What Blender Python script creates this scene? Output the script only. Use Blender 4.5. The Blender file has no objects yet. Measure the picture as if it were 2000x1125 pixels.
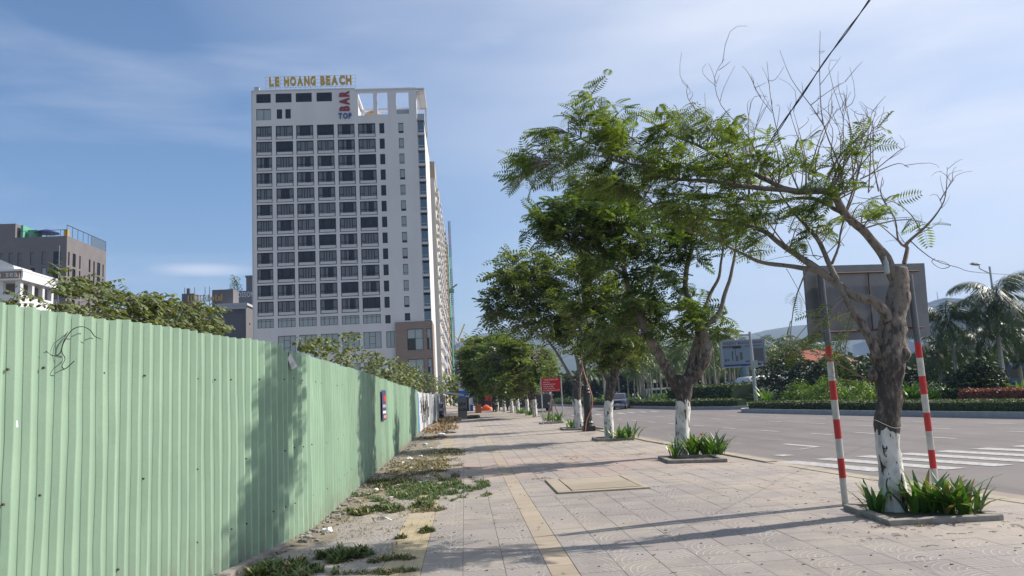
import bpy, bmesh, math, random
import numpy as np
from mathutils import Vector, Matrix, noise
random.seed(7); RS=np.random.RandomState(11)
scene=bpy.context.scene; COL=scene.collection
R=math.radians
# ------------------------------------------------------------------ camera
FOC=1540.; EYE=1.7
yaw=math.atan((1000-903)/FOC)+0.004; pitch=math.atan(210.5/FOC); roll=0.052
fw=np.array([math.sin(yaw)*math.cos(pitch),math.cos(yaw)*math.cos(pitch),math.sin(pitch)])
_r=np.array([math.cos(yaw),-math.sin(yaw),0.]); _u=np.cross(_r,fw)
rt=_r*math.cos(roll)-_u*math.sin(roll); up=_r*math.sin(roll)+_u*math.cos(roll)
EYEP=np.array([0,0,EYE])
cd=bpy.data.cameras.new('camera'); cam=bpy.data.objects.new('camera',cd); COL.objects.link(cam)
cd.sensor_width=36; cd.lens=36*FOC/2000; cd.clip_start=0.05; cd.clip_end=12000
cam.matrix_world=Matrix(((rt[0],up[0],-fw[0],0),(rt[1],up[1],-fw[1],0),(rt[2],up[2],-fw[2],EYE),(0,0,0,1)))
scene.camera=cam
# ------------------------------------------------------------------ sun and sky
SUN_EL=R(38); SD=Vector((1,.22,0)).normalized(); SUN_AZ=math.atan2(SD.x,SD.y)
sv=Vector((SD.x*math.cos(SUN_EL),SD.y*math.cos(SUN_EL),math.sin(SUN_EL)))
sl=bpy.data.lights.new('sun','SUN'); sl.energy=5.0; sl.angle=R(.53); sl.color=(1,.93,.83)
so=bpy.data.objects.new('sun',sl); COL.objects.link(so)
so.rotation_euler=sv.to_track_quat('Z','Y').to_euler()
W=bpy.data.worlds.new('World'); scene.world=W; W.use_nodes=True
nt=W.node_tree; nt.nodes.clear(); N=nt.nodes.new; L=nt.links.new
def wm(op,a,b=None,c=None):
    n=N('ShaderNodeMath'); n.operation=op
    for i,v in enumerate((a,b,c)):
        if v is None: continue
        if isinstance(v,(int,float)): n.inputs[i].default_value=v
        else: L(v,n.inputs[i])
    return n.outputs[0]
sky=N('ShaderNodeTexSky'); sky.sky_type='NISHITA'; sky.sun_disc=False
sky.sun_elevation=SUN_EL; sky.sun_rotation=SUN_AZ; sky.air_density=1.0; sky.dust_density=.7; sky.ozone_density=3.2
bg=N('ShaderNodeBackground'); bg.inputs[1].default_value=0.098
tc=N('ShaderNodeTexCoord'); 
mp=N('ShaderNodeMapping'); mp.inputs['Scale'].default_value=(1.2,1.2,5.5); mp.inputs['Rotation'].default_value=(0.12,0.10,0.3); L(tc.outputs['Generated'],mp.inputs[0])
nz=N('ShaderNodeTexNoise'); nz.inputs['Scale'].default_value=2.3; nz.inputs['Detail'].default_value=7; nz.inputs['Roughness'].default_value=.55; nz.inputs['Distortion'].default_value=.4
L(mp.outputs[0],nz.inputs['Vector'])
rp=N('ShaderNodeMapRange'); rp.inputs[1].default_value=.50; rp.inputs[2].default_value=.90; rp.inputs[3].default_value=0; rp.inputs[4].default_value=.38; L(nz.outputs[0],rp.inputs[0])
# broad thin cirrus veil towards the sun's side of the sky
dp=N('ShaderNodeVectorMath'); dp.operation='DOT_PRODUCT'; L(tc.outputs['Generated'],dp.inputs[0]); dp.inputs[1].default_value=tuple(sv)
veil=N('ShaderNodeMapRange'); veil.inputs[1].default_value=.18; veil.inputs[2].default_value=.85; veil.inputs[3].default_value=.0; veil.inputs[4].default_value=1.15; L(dp.outputs['Value'],veil.inputs[0])
nz2=N('ShaderNodeTexNoise'); nz2.inputs['Scale'].default_value=1.6; nz2.inputs['Detail'].default_value=4; L(mp.outputs[0],nz2.inputs['Vector'])
veil2=wm('MULTIPLY',veil.outputs[0],wm('MULTIPLY_ADD',nz2.outputs[0],1.7,-.05))
# one small lens-shaped cloud low over the hotels on the left
def dirof(x,y):
    d=fw+rt*((x-1000)/FOC)+up*((562.5-y)/FOC); return d/np.linalg.norm(d)
c0=dirof(395,525); ce=np.cross(c0,[0,0,1]); ce/=np.linalg.norm(ce); cz=np.cross(ce,c0)
def dotn(v):
    n=N('ShaderNodeVectorMath'); n.operation='DOT_PRODUCT'; L(tc.outputs['Generated'],n.inputs[0]); n.inputs[1].default_value=tuple(v); return n.outputs['Value']
a1=wm('DIVIDE',dotn(ce),.075); a2=wm('DIVIDE',wm('ADD',dotn(cz),wm('MULTIPLY_ADD',nz.outputs[0],.012,-.006)),.0105)
e2=wm('ADD',wm('MULTIPLY',a1,a1),wm('MULTIPLY',a2,a2))
lens=wm('MULTIPLY',wm('MAXIMUM',wm('SUBTRACT',1,e2),0),wm('GREATER_THAN',dotn(c0),.9))
lens=wm('MULTIPLY',wm('MULTIPLY',lens,lens),.62)
cl=wm('MINIMUM',wm('ADD',wm('ADD',rp.outputs[0],veil2),lens),.85)
mx=N('ShaderNodeMix'); mx.data_type='RGBA'; L(cl,mx.inputs[0]); L(sky.outputs[0],mx.inputs[6]); mx.inputs[7].default_value=(6.6,6.9,7.7,1)
L(mx.outputs[2],bg.inputs[0])
wo=N('ShaderNodeOutputWorld'); L(bg.outputs[0],wo.inputs[0])
scene.view_settings.view_transform='Standard'; scene.view_settings.look='None'; scene.view_settings.exposure=0.50; scene.view_settings.gamma=1
scene.render.resolution_x=1024; scene.render.resolution_y=576
scene.render.engine='CYCLES'
hs_=N('ShaderNodeHueSaturation'); hs_.inputs['Saturation'].default_value=1.16; L(sky.outputs[0],hs_.inputs['Color']); L(hs_.outputs[0],mx.inputs[6])
# ------------------------------------------------------------------ helpers
def ray(x,y): return fw+rt*((x-1000)/FOC)+up*((562.5-y)/FOC)
def G(x,y,z=0.):
    d=ray(x,y); return EYEP+d*((z-EYE)/d[2])
def AX(x,y,X):
    d=ray(x,y); return EYEP+d*(X/d[0])
def AY(x,y,Y):
    d=ray(x,y); return EYEP+d*(Y/d[1])
def PX(p):
    v=np.asarray(p,float)-EYEP; z=v@fw
    return 1000+FOC*(v@rt)/z, 562.5-FOC*(v@up)/z, z
def uni(a,b): return random.uniform(a,b)
def sstep(a,b,x):
    t=max(0,min(1,(x-a)/(b-a))); return t*t*(3-2*t)

MATS={}
def mat(name,col,rough=.8,col2=None,scale=4.,detail=5.,bump=0.,bscale=None,metal=0.,spec=.5,island=0.,trans=0.,tcol=None,coat=0.,stretch=None,emit=None):
    if name in MATS: return MATS[name]
    m=bpy.data.materials.new(name); m.use_nodes=True; t=m.node_tree; b=t.nodes['Principled BSDF']
    b.inputs['Roughness'].default_value=rough; b.inputs['Metallic'].default_value=metal
    b.inputs['Specular IOR Level'].default_value=spec
    if coat: b.inputs['Coat Weight'].default_value=coat
    c=tuple(col)+(1,); b.inputs['Base Color'].default_value=c
    n=t.nodes.new; l=t.links.new; out=None
    co=n('ShaderNodeTexCoord'); src=co.outputs['Object']
    if stretch:
        mpp=n('ShaderNodeMapping'); mpp.inputs['Scale'].default_value=stretch; l(src,mpp.inputs[0]); src=mpp.outputs[0]
    if col2 is not None:
        tn=n('ShaderNodeTexNoise'); tn.inputs['Scale'].default_value=scale; tn.inputs['Detail'].default_value=detail; tn.inputs['Roughness'].default_value=.62; l(src,tn.inputs['Vector'])
        rr=n('ShaderNodeMapRange'); rr.inputs[1].default_value=.32; rr.inputs[2].default_value=.68; l(tn.outputs[0],rr.inputs[0])
        mi=n('ShaderNodeMix'); mi.data_type='RGBA'; mi.inputs[6].default_value=c; mi.inputs[7].default_value=tuple(col2)+(1,); l(rr.outputs[0],mi.inputs[0]); out=mi.outputs[2]
    if island:
        g=n('ShaderNodeNewGeometry'); hs=n('ShaderNodeHueSaturation')
        if out: l(out,hs.inputs['Color'])
        else: hs.inputs['Color'].default_value=c
        v=n('ShaderNodeMapRange'); v.inputs[3].default_value=1-island; v.inputs[4].default_value=1+island; l(g.outputs['Random Per Island'],v.inputs[0]); l(v.outputs[0],hs.inputs['Value'])
        mh=n('ShaderNodeMath'); mh.operation='MULTIPLY_ADD'; l(g.outputs['Random Per Island'],mh.inputs[0]); mh.inputs[1].default_value=-.035*min(1,island*3); mh.inputs[2].default_value=.5+.0175*min(1,island*3); l(mh.outputs[0],hs.inputs['Hue'])
        out=hs.outputs[0]
    if out: l(out,b.inputs['Base Color'])
    if bump:
        bn=n('ShaderNodeTexNoise'); bn.inputs['Scale'].default_value=bscale or scale*3; bn.inputs['Detail'].default_value=6; l(src,bn.inputs['Vector'])
        bp=n('ShaderNodeBump'); bp.inputs['Strength'].default_value=min(1,bump*10); bp.inputs['Distance'].default_value=bump*.1; l(bn.outputs[0],bp.inputs['Height']); l(bp.outputs[0],b.inputs['Normal'])
    if trans:
        tr=n('ShaderNodeBsdfTranslucent'); tcx=n('ShaderNodeMix'); tcx.data_type='RGBA'; tcx.blend_type='MULTIPLY'; tcx.inputs[0].default_value=1
        if out: l(out,tcx.inputs[6])
        else: tcx.inputs[6].default_value=c
        tcx.inputs[7].default_value=tuple(tcol or (1.6,1.5,.6))+(1,); l(tcx.outputs[2],tr.inputs[0])
        ms=n('ShaderNodeMixShader'); ms.inputs[0].default_value=trans; l(b.outputs[0],ms.inputs[1]); l(tr.outputs[0],ms.inputs[2]); l(ms.outputs[0],t.nodes['Material Output'].inputs[0])
    if emit: b.inputs['Emission Color'].default_value=tuple(emit)+(1,); b.inputs['Emission Strength'].default_value=1
    MATS[name]=m; return m

class MB:
    def __init__(s): s.v=[]; s.f=[]; s.m=[]; s.k=0
    def quad(s,a,b,c,d):
        i=len(s.v); s.v+= [tuple(a),tuple(b),tuple(c),tuple(d)]; s.f.append((i,i+1,i+2,i+3)); s.m.append(s.k)
    def poly(s,pts):
        i=len(s.v); s.v+=[tuple(p) for p in pts]; s.f.append(tuple(range(i,i+len(pts)))); s.m.append(s.k)
    def box(s,x0,x1,y0,y1,z0,z1,M=None):
        i=len(s.v); P=[(x0,y0,z0),(x1,y0,z0),(x1,y1,z0),(x0,y1,z0),(x0,y0,z1),(x1,y0,z1),(x1,y1,z1),(x0,y1,z1)]
        if M is not None: P=[tuple(M@Vector(p)) for p in P]
        s.v+=P
        for f in ((0,3,2,1),(4,5,6,7),(0,1,5,4),(1,2,6,5),(2,3,7,6),(3,0,4,7)): s.f.append(tuple(i+j for j in f)); s.m.append(s.k)
        return s
    def prism(s,pts,z0,z1):
        i=len(s.v); n=len(pts)
        s.v+=[(p[0],p[1],z0) for p in pts]+[(p[0],p[1],z1) for p in pts]
        s.f.append(tuple(i+n+j for j in range(n))); s.m.append(s.k)
        s.f.append(tuple(i+n-1-j for j in range(n))); s.m.append(s.k)
        for j in range(n):
            k=(j+1)%n; s.f.append((i+j,i+k,i+n+k,i+n+j)); s.m.append(s.k)
        return s
    def tube(s,pts,rad,n=6,cap=True,rough=0.,seed=0):
        pts=[np.asarray(p,float) for p in pts]; i0=len(s.v)
        if not hasattr(rad,'__len__'): rad=[rad]*len(pts)
        prev=None
        for k,p in enumerate(pts):
            d=(pts[min(k+1,len(pts)-1)]-pts[max(k-1,0)]); d=d/(np.linalg.norm(d)+1e-9)
            if prev is None:
                a=np.array([1,0,0]) if abs(d[0])<.8 else np.array([0,1,0])
                e1=np.cross(d,a)
            else: e1=prev-d*(prev@d)
            e1/=np.linalg.norm(e1)+1e-9; prev=e1; e2=np.cross(d,e1)
            for j in range(n):
                t=2*math.pi*j/n; rr=rad[k]
                q=e1*math.cos(t)+e2*math.sin(t)
                if rough: rr*=1+rough*noise.noise(Vector(p*4.3+q*1.7+seed))*1.6+rough*.6*noise.noise(Vector(p*13+q*3+seed))
                s.v.append(tuple(p+q*rr))
        for k in range(len(pts)-1):
            for j in range(n):
                a=i0+k*n+j; b=i0+k*n+(j+1)%n; s.f.append((a,b,b+n,a+n)); s.m.append(s.k)
        if cap:
            s.f.append(tuple(i0+j for j in reversed(range(n)))); s.m.append(s.k)
            e=i0+(len(pts)-1)*n; s.f.append(tuple(e+j for j in range(n))); s.m.append(s.k)
        return s
    def lathe(s,c,prof,n=12):
        return s.tube([(c[0],c[1],c[2]+z) for r,z in prof],[r for r,z in prof],n)
    def build(s,name,mats,parent=None,smooth=False,bevel=0,origin=None):
        if not isinstance(mats,(list,tuple)): mats=[mats]
        off=Vector((0,0,0))
        if parent is not None: off=WL[parent.name]
        elif origin is not None: off=Vector(origin)
        me=bpy.data.meshes.new(name)
        me.from_pydata([(v[0]-off.x,v[1]-off.y,v[2]-off.z) for v in s.v],[],s.f)
        for m in mats: me.materials.append(m)
        if len(mats)>1: me.polygons.foreach_set('material_index',s.m)
        if smooth: me.polygons.foreach_set('use_smooth',[True]*len(me.polygons))
        me.update()
        o=bpy.data.objects.new(name,me); COL.objects.link(o)
        if parent is not None: o.parent=parent; WL[o.name]=off
        elif origin is not None: o.location=off; WL[o.name]=off
        else: WL[o.name]=Vector((0,0,0))
        if bevel:
            b=o.modifiers.new('b','BEVEL'); b.width=bevel; b.segments=2; b.limit_method='ANGLE'
        return o
WL={}   # world location of every object's origin
def tag(o,label,cat,group=None,kind=None):
    if label: o['label']=label
    if cat: o['category']=cat
    if group: o['group']=group
    if kind: o['kind']=kind
    return o
def thing(name,label,cat,loc=(0,0,0),group=None):
    o=bpy.data.objects.new(name,None); COL.objects.link(o); o.location=loc; o.empty_display_size=.2
    WL[o.name]=Vector(loc); return tag(o,label,cat,group)
def struct(o): o['kind']='structure'; return o
def stuffk(o): o['kind']='stuff'; return o
def share(name,me,parent,loc,M=None):
    o=bpy.data.objects.new(name,me); COL.objects.link(o); o.parent=parent
    w=Vector(loc); off=WL[parent.name]
    o.matrix_local=Matrix.Translation(w-off)@(M if M is not None else Matrix())
    WL[o.name]=w; return o
def dup(root,loc,label=None,rz=0,sc=1):
    r=root.copy(); COL.objects.link(r); r.location=loc; r.rotation_euler=(0,0,rz); r.scale=(sc,)*3; WL[r.name]=Vector(loc)
    if label: r['label']=label
    for ch in list(root.children):
        c=ch.copy(); COL.objects.link(c); c.parent=r
        for g in ch.children:
            d=g.copy(); COL.objects.link(d); d.parent=c
    return r
def fastmesh(name,V,F,mats,mi=None,smooth=False):
    me=bpy.data.meshes.new(name); V=np.asarray(V,np.float32); F=np.asarray(F,np.int32); k=F.shape[1]
    me.vertices.add(len(V)); me.vertices.foreach_set('co',V.ravel())
    me.loops.add(F.size); me.loops.foreach_set('vertex_index',F.ravel())
    me.polygons.add(len(F)); me.polygons.foreach_set('loop_start',np.arange(0,F.size,k,dtype=np.int32))
    try: me.polygons.foreach_set('loop_total',np.full(len(F),k,np.int32))
    except Exception: pass
    for m in (mats if isinstance(mats,(list,tuple)) else [mats]): me.materials.append(m)
    if mi is not None: me.polygons.foreach_set('material_index',np.asarray(mi,np.int32))
    me.update(calc_edges=True); me.validate(); return me
def link(name,me,parent=None,loc=None):
    o=bpy.data.objects.new(name,me); COL.objects.link(o)
    if parent is not None: o.parent=parent; WL[o.name]=WL[parent.name]
    else:
        if loc is not None: o.location=loc
        WL[o.name]=Vector(loc or (0,0,0))
    return o
def place(tv,tf,pos,X,Y,Z,sc):
    """stamp template (n,3) at m places with axes X,Y,Z (m,3) and scales (m,)"""
    tv=np.asarray(tv,float); tf=np.asarray(tf,int); m=len(pos); n=len(tv); sc=np.asarray(sc,float).reshape(m,1,1)
    V=(tv[None,:,0:1]*X[:,None,:]+tv[None,:,1:2]*Y[:,None,:]+tv[None,:,2:3]*Z[:,None,:])*sc+pos[:,None,:]
    F=tf[None]+(np.arange(m)*n)[:,None,None]
    return V.reshape(-1,3),F.reshape(-1,tf.shape[1])
def unit(a): return a/(np.linalg.norm(a,axis=-1,keepdims=True)+1e-9)
def frames(dirs,jit=.5,upv=(0,0,1)):
    """x along dirs, z near up with jitter"""
    X=unit(np.asarray(dirs,float)); u=np.array(upv)+RS.normal(0,jit,X.shape)
    Y=unit(np.cross(u,X)); Z=np.cross(X,Y); return X,Y,Z
# templates -----------------------------------------------------
LEAF_V=[(0,0,0),(.45,.30,.05),(1,0,-.12),(.45,-.30,.05)]; LEAF_F=[(0,1,2,3)]
BLEAF_V=[(0,0,0),(.3,.36,-.02),(.75,.3,-.1),(1.05,0,-.22),(.75,-.3,-.1),(.3,-.36,-.02),(.5,0,.06)]
BLEAF_F=[(0,6,2,1),(6,3,2,2),(0,5,4,6),(6,4,3,3)]
BLEAF_F=[(0,6,2,1),(0,5,4,6),(6,4,3,2)]
def frond_template(n=9,w=.36,pw=.072,droop=.25):
    V=[];F=[]
    V+=[(0,.008,0),(1,.004,-droop),(1,-.004,-droop),(0,-.008,0)]; F.append((0,1,2,3))
    for i in range(n):
        t=.12+.88*i/(n-1); x=t; z=-droop*t*t; L_=w*math.sin(math.pi*(.18+.72*t))**.7
        for s in (1,-1):
            b=len(V); dx=.35*L_; dz=-.12*L_-.05*t
            V+=[(x,0,z),(x+dx*.5+pw*.5,s*L_*.55,z+.02),(x+dx,s*L_,z+dz),(x+dx*.5-pw*.6,s*L_*.5,z+.01)]
            F.append((b,b+1,b+2,b+3) if s>0 else (b,b+3,b+2,b+1))
    return V,F
FR9=frond_template(9); FR6=frond_template(6,.42,.13); FR4=frond_template(4,.46,.22); FR5=frond_template(5,.44,.17); FR7=frond_template(7,.40,.12); FR11=frond_template(11,.34,.05,.35)

def blade_template(curv=.35,w=.055):
    V=[];F=[];n=4
    for i in range(n+1):
        t=i/n; ww=w*(1-.9*t**2.2)*(.6+.8*min(1,t*3)); x=t*.95; z=0; 
        px=curv*t*t; pz=t*(1-.25*curv*t)
        V+=[(px,ww,pz),(px-.012,0,pz-.01),(px,-ww,pz)]
    for i in range(n):
        a=i*3; F+=[(a,a+1,a+4,a+3),(a+1,a+2,a+5,a+4)]
    return V,F
# ------------------------------------------------------------------ materials
M_bark=None
def trunk_mat(name,paint,dark=(.055,.045,.04),light=(.215,.18,.152),pc=(.72,.70,.66)):
    m=bpy.data.materials.new(name); m.use_nodes=True; t=m.node_tree; b=t.nodes['Principled BSDF']; n=t.nodes.new; l=t.links.new
    b.inputs['Roughness'].default_value=.85
    co=n('ShaderNodeTexCoord'); mp=n('ShaderNodeMapping'); mp.inputs['Scale'].default_value=(1,1,.45); l(co.outputs['Object'],mp.inputs[0])
    tn=n('ShaderNodeTexNoise'); tn.inputs['Scale'].default_value=17; tn.inputs['Detail'].default_value=7; tn.inputs['Roughness'].default_value=.7; l(mp.outputs[0],tn.inputs[0])
    sx=n('ShaderNodeSeparateXYZ'); l(co.outputs['Object'],sx.inputs[0])
    cr=n('ShaderNodeValToRGB'); cr.color_ramp.elements[0].position=.46; cr.color_ramp.elements[0].color=dark+(1,); cr.color_ramp.elements[1].position=.62; cr.color_ramp.elements[1].color=light+(1,); 
    # bark grows paler and smoother up in the limbs
    hz=n('ShaderNodeMapRange'); hz.inputs[1].default_value=paint+.4; hz.inputs[2].default_value=paint+1.6; hz.inputs[3].default_value=-.06; hz.inputs[4].default_value=.12; l(sx.outputs[2],hz.inputs[0])
    ad=n('ShaderNodeMath'); l(tn.outputs[0],ad.inputs[0]); l(hz.outputs[0],ad.inputs[1]); l(ad.outputs[0],cr.inputs[0])
    tn2=n('ShaderNodeTexNoise'); tn2.inputs['Scale'].default_value=7; tn2.inputs['Detail'].default_value=5; l(mp.outputs[0],tn2.inputs[0])
    hz2=n('ShaderNodeMath'); hz2.operation='MULTIPLY_ADD'; l(tn2.outputs[0],hz2.inputs[0]); hz2.inputs[1].default_value=.55; l(sx.outputs[2],hz2.inputs[2])
    lt=n('ShaderNodeMath'); lt.operation='LESS_THAN'; l(hz2.outputs[0],lt.inputs[0]); lt.inputs[1].default_value=paint+.27
    # chips and cracks in the paint
    mp3=n('ShaderNodeMapping'); mp3.inputs['Scale'].default_value=(1,1,.28); l(co.outputs['Object'],mp3.inputs[0])
    cr3=n('ShaderNodeTexNoise'); cr3.inputs['Scale'].default_value=16; cr3.inputs['Detail'].default_value=6; l(mp3.outputs[0],cr3.inputs[0])
    g3=n('ShaderNodeMath'); g3.operation='LESS_THAN'; l(cr3.outputs[0],g3.inputs[0]); g3.inputs[1].default_value=.61
    am=n('ShaderNodeMath'); am.operation='MULTIPLY'; l(lt.outputs[0],am.inputs[0]); l(g3.outputs[0],am.inputs[1])
    pn=n('ShaderNodeMix'); pn.data_type='RGBA'; pn.inputs[6].default_value=pc+(1,); pn.inputs[7].default_value=(pc[0]*.55,pc[1]*.53,pc[2]*.5,1)
    pr=n('ShaderNodeMapRange'); pr.inputs[1].default_value=.45; pr.inputs[2].default_value=.68; l(tn2.outputs[0],pr.inputs[0]); l(pr.outputs[0],pn.inputs[0])
    mi=n('ShaderNodeMix'); mi.data_type='RGBA'; l(am.outputs[0],mi.inputs[0]); l(cr.outputs[0],mi.inputs[6]); l(pn.outputs[2],mi.inputs[7]); l(mi.outputs[2],b.inputs['Base Color'])
    bp=n('ShaderNodeBump'); bp.inputs['Strength'].default_value=.9; bp.inputs['Distance'].default_value=.035; l(tn.outputs[0],bp.inputs['Height']); l(bp.outputs[0],b.inputs['Normal'])
    return m
m_bark_w=trunk_mat('painted_bark',1.05)
m_bark_w2=trunk_mat('painted_bark_mid',1.35)
m_bark_n=trunk_mat('plain_bark',-5,(.10,.085,.07),(.34,.30,.26))
m_twig=mat('twig',(.16,.12,.10),.9,(.26,.2,.17),9)
m_leafA=mat('leaf_fern',(.115,.175,.035),.5,island=.45,trans=.42)
m_leafB=mat('leaf_fern_dark',(.08,.135,.032),.5,island=.55,trans=.36)
m_leafC=mat('leaf_olive',(.105,.15,.038),.5,island=.55,trans=.36)
m_leafD=mat('leaf_broad',(.12,.16,.05),.5,island=.35,trans=.25)
m_lily=mat('lily_blade',(.08,.17,.028),.38,island=.3,trans=.3)
m_lily2=mat('lily_blade_dark',(.045,.12,.022),.35,trans=.25); m_lily3=mat('lily_blade_yellowed',(.22,.20,.06),.5,trans=.3)
m_hedge=mat('hedge_leaf',(.085,.12,.038),.7,island=.4,trans=.15)
m_bush=mat('bush_leaf',(.15,.25,.04),.5,island=.35,trans=.3)
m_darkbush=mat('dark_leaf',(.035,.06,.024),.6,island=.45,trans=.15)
m_red=mat('red_shrub',(.20,.07,.045),.7,island=.4,trans=.15)
m_palmd=mat('palm_leaf_dark',(.04,.07,.028),.45,island=.35,trans=.2)
m_palm=mat('palm_leaf',(.075,.12,.035),.42,island=.35,trans=.25)
m_palmtr=mat('palm_trunk',(.22,.19,.16),.9,(.34,.30,.26),6,stretch=(1,1,3))
m_conc=mat('concrete',(.33,.305,.27),.9,(.20,.18,.155),7,bump=.05,bscale=40)
m_concd=mat('dusty_concrete',(.40,.35,.27),.95,(.33,.29,.225),3,bump=.04,bscale=50)
m_white=mat('white_paint',(.62,.62,.64),.6)
m_steel=mat('galvanised',(.42,.43,.44),.5,(.34,.35,.36),8,metal=.4)
m_black=mat('black_iron',(.02,.02,.022),.45)
m_dark=mat('dark_plastic',(.015,.015,.017),.5)
m_rubber=mat('rubber',(.018,.018,.018),.8)
m_soil=mat('soil',(.10,.075,.055),1,(.18,.14,.10),12,bump=.2,bscale=30)
m_glassd=mat('window_glass',(.012,.014,.018),.12,spec=.35)
m_glassb=mat('blue_glass',(.06,.10,.14),.07,spec=1)
m_curtain=mat('curtained_glass',(.13,.14,.16),.3,spec=.4)
m_frost=mat('pale_glass',(.30,.34,.35),.2,spec=.7)
m_frame=mat('window_frame',(.008,.008,.010),.6,spec=.2)
m_hotel=mat('hotel_render',(.62,.61,.63),.85,(.55,.54,.56),.25,stretch=(1,1,.25))
m_ledge=mat('ledge_panel',(.50,.50,.52),.6)
m_brown=mat('brown_stone_cladding',(.25,.185,.15),.8,(.20,.15,.125),1.2,stretch=(.4,.4,3))
m_beige=mat('beige_render',(.42,.34,.26),.9,(.36,.29,.22),.2)
m_grey=mat('grey_render',(.17,.165,.175),.9,(.14,.135,.145),.15)
m_brick=mat('grey_brown_render',(.175,.16,.165),.9,(.145,.13,.135),.3)
m_green_net=mat('green_scaffold_net',(.09,.30,.20),.9,(.13,.38,.27),.4,stretch=(1,1,.3))
m_redp=mat('red_paint',(.55,.02,.02),.45)
m_redpole=mat('red_pole_paint',(.60,.02,.024),.45,(.36,.025,.022),13,stretch=(1,1,.4))
m_whitepole=mat('white_pole_paint',(.60,.58,.55),.5,(.38,.36,.33),13,stretch=(1,1,.4))
m_gold=mat('gold_letter',(.46,.30,.03),.45)
m_bluel=mat('blue_letter',(.03,.07,.25),.5)
m_redl=mat('dark_red_letter',(.22,.010,.022),.5)
m_blue=mat('blue_paint',(.02,.12,.42),.6)
m_fence=mat('green_sheet_metal',(.285,.40,.288),.55,(.25,.36,.255),1.3,bump=.012,bscale=5,metal=0,spec=.35)
m_fence2=mat('green_sheet_metal_weathered',(.25,.36,.25),.55,(.21,.31,.215),2.1,bump=.015,bscale=6)
def fence_mat(name,a,b_):
    m=bpy.data.materials.new(name); m.use_nodes=True; t=m.node_tree; p=t.nodes['Principled BSDF']; n=t.nodes.new; l=t.links.new
    p.inputs['Roughness'].default_value=.55; p.inputs['Specular IOR Level'].default_value=.35
    g=n('ShaderNodeNewGeometry'); sp=n('ShaderNodeSeparateXYZ'); l(g.outputs['Position'],sp.inputs[0])
    def ns(sc,st,d=6):
        mp=n('ShaderNodeMapping'); mp.inputs['Scale'].default_value=st; l(g.outputs['Position'],mp.inputs[0]); q=n('ShaderNodeTexNoise'); q.inputs['Scale'].default_value=sc; q.inputs['Detail'].default_value=d; q.inputs['Roughness'].default_value=.65; l(mp.outputs[0],q.inputs[0]); return q.outputs[0]
    def rg(v,x0,x1,y0=0,y1=1):
        q=n('ShaderNodeMapRange'); q.inputs[1].default_value=x0; q.inputs[2].default_value=x1; q.inputs[3].default_value=y0; q.inputs[4].default_value=y1; l(v,q.inputs[0]); return q.outputs[0]
    def mx_(f,c1,c2):
        q=n('ShaderNodeMix'); q.data_type='RGBA'; l(f,q.inputs[0])
        for i,v in ((6,c1),(7,c2)):
            if isinstance(v,tuple): q.inputs[i].default_value=v+(1,)
            else: l(v,q.inputs[i])
        return q.outputs[2]
    def ml(x,y):
        q=n('ShaderNodeMath'); q.operation='MULTIPLY'
        for i,v in enumerate((x,y)):
            if isinstance(v,(int,float)): q.inputs[i].default_value=v
            else: l(v,q.inputs[i])
        return q.outputs[0]
    c=mx_(rg(ns(1.3,(1,1,1)),.35,.65),a,b_)
    c=mx_(ml(rg(ns(3.5,(1,1,.12)),.55,.75),.35),c,tuple(min(1,x*1.25+.04) for x in a))
    c=mx_(ml(rg(ns(7,(1,1,.10)),.60,.74),.30),c,(.13,.17,.12))
    mud=ml(rg(sp.outputs[2],.55,.02),rg(ns(5,(1,1,.6)),.38,.62)); c=mx_(ml(mud,.6),c,(.22,.19,.14))
    c=mx_(ml(rg(ns(2.3,(1,1,.5),8),.70,.76),.7),c,(.20,.09,.04))
    oi=n('ShaderNodeObjectInfo'); hs=n('ShaderNodeHueSaturation'); l(c,hs.inputs['Color']); l(rg(oi.outputs['Random'],0,1,.88,1.08),hs.inputs['Value']); l(rg(oi.outputs['Random'],0,1,.9,1.05),hs.inputs['Saturation']); l(hs.outputs[0],p.inputs['Base Color'])
    bp=n('ShaderNodeBump'); bp.inputs['Strength'].default_value=.25; bp.inputs['Distance'].default_value=.01; l(ns(6,(1,1,.6),3),bp.inputs['Height']); l(bp.outputs[0],p.inputs['Normal'])
    return m
m_fence=fence_mat('green_corrugated_sheet',(.28,.42,.30),(.245,.375,.268)); m_fence2=fence_mat('green_corrugated_sheet_weathered',(.245,.37,.262),(.21,.325,.228))
m_fgrey=mat('grey_sheet_metal',(.36,.38,.38),.6,(.22,.24,.26),1.6,stretch=(1,1,.5))
m_fblue=mat('blue_sheet_metal',(.03,.2,.5),.5)
m_orange=mat('orange_tarp',(.75,.10,.02),.7)
m_roofred=mat('red_roof_tile',(.32,.10,.055),.8,(.34,.08,.04),3)
m_line=mat('road_paint',(.52,.51,.49),.8,(.27,.255,.245),9,detail=8)
m_black_cable=mat('black_cable',(.01,.01,.012),.6)
m_weed=mat('weed_green',(.085,.125,.04),.7,island=.4,trans=.15)
m_weedd=mat('weed_dry',(.30,.215,.12),.9,island=.4)
m_litter=mat('pale_plastic_litter',(.62,.62,.64),.5,island=.3)
m_rock=mat('rubble',(.32,.29,.26),.95,(.2,.18,.16),7,bump=.1)
m_sign=mat('sign_back_panel',(.145,.155,.18),.6,(.105,.115,.135),3,metal=.25,bump=.01)
m_rust=mat('rusty_steel',(.06,.04,.032),.9,(.10,.06,.045),12)

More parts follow.
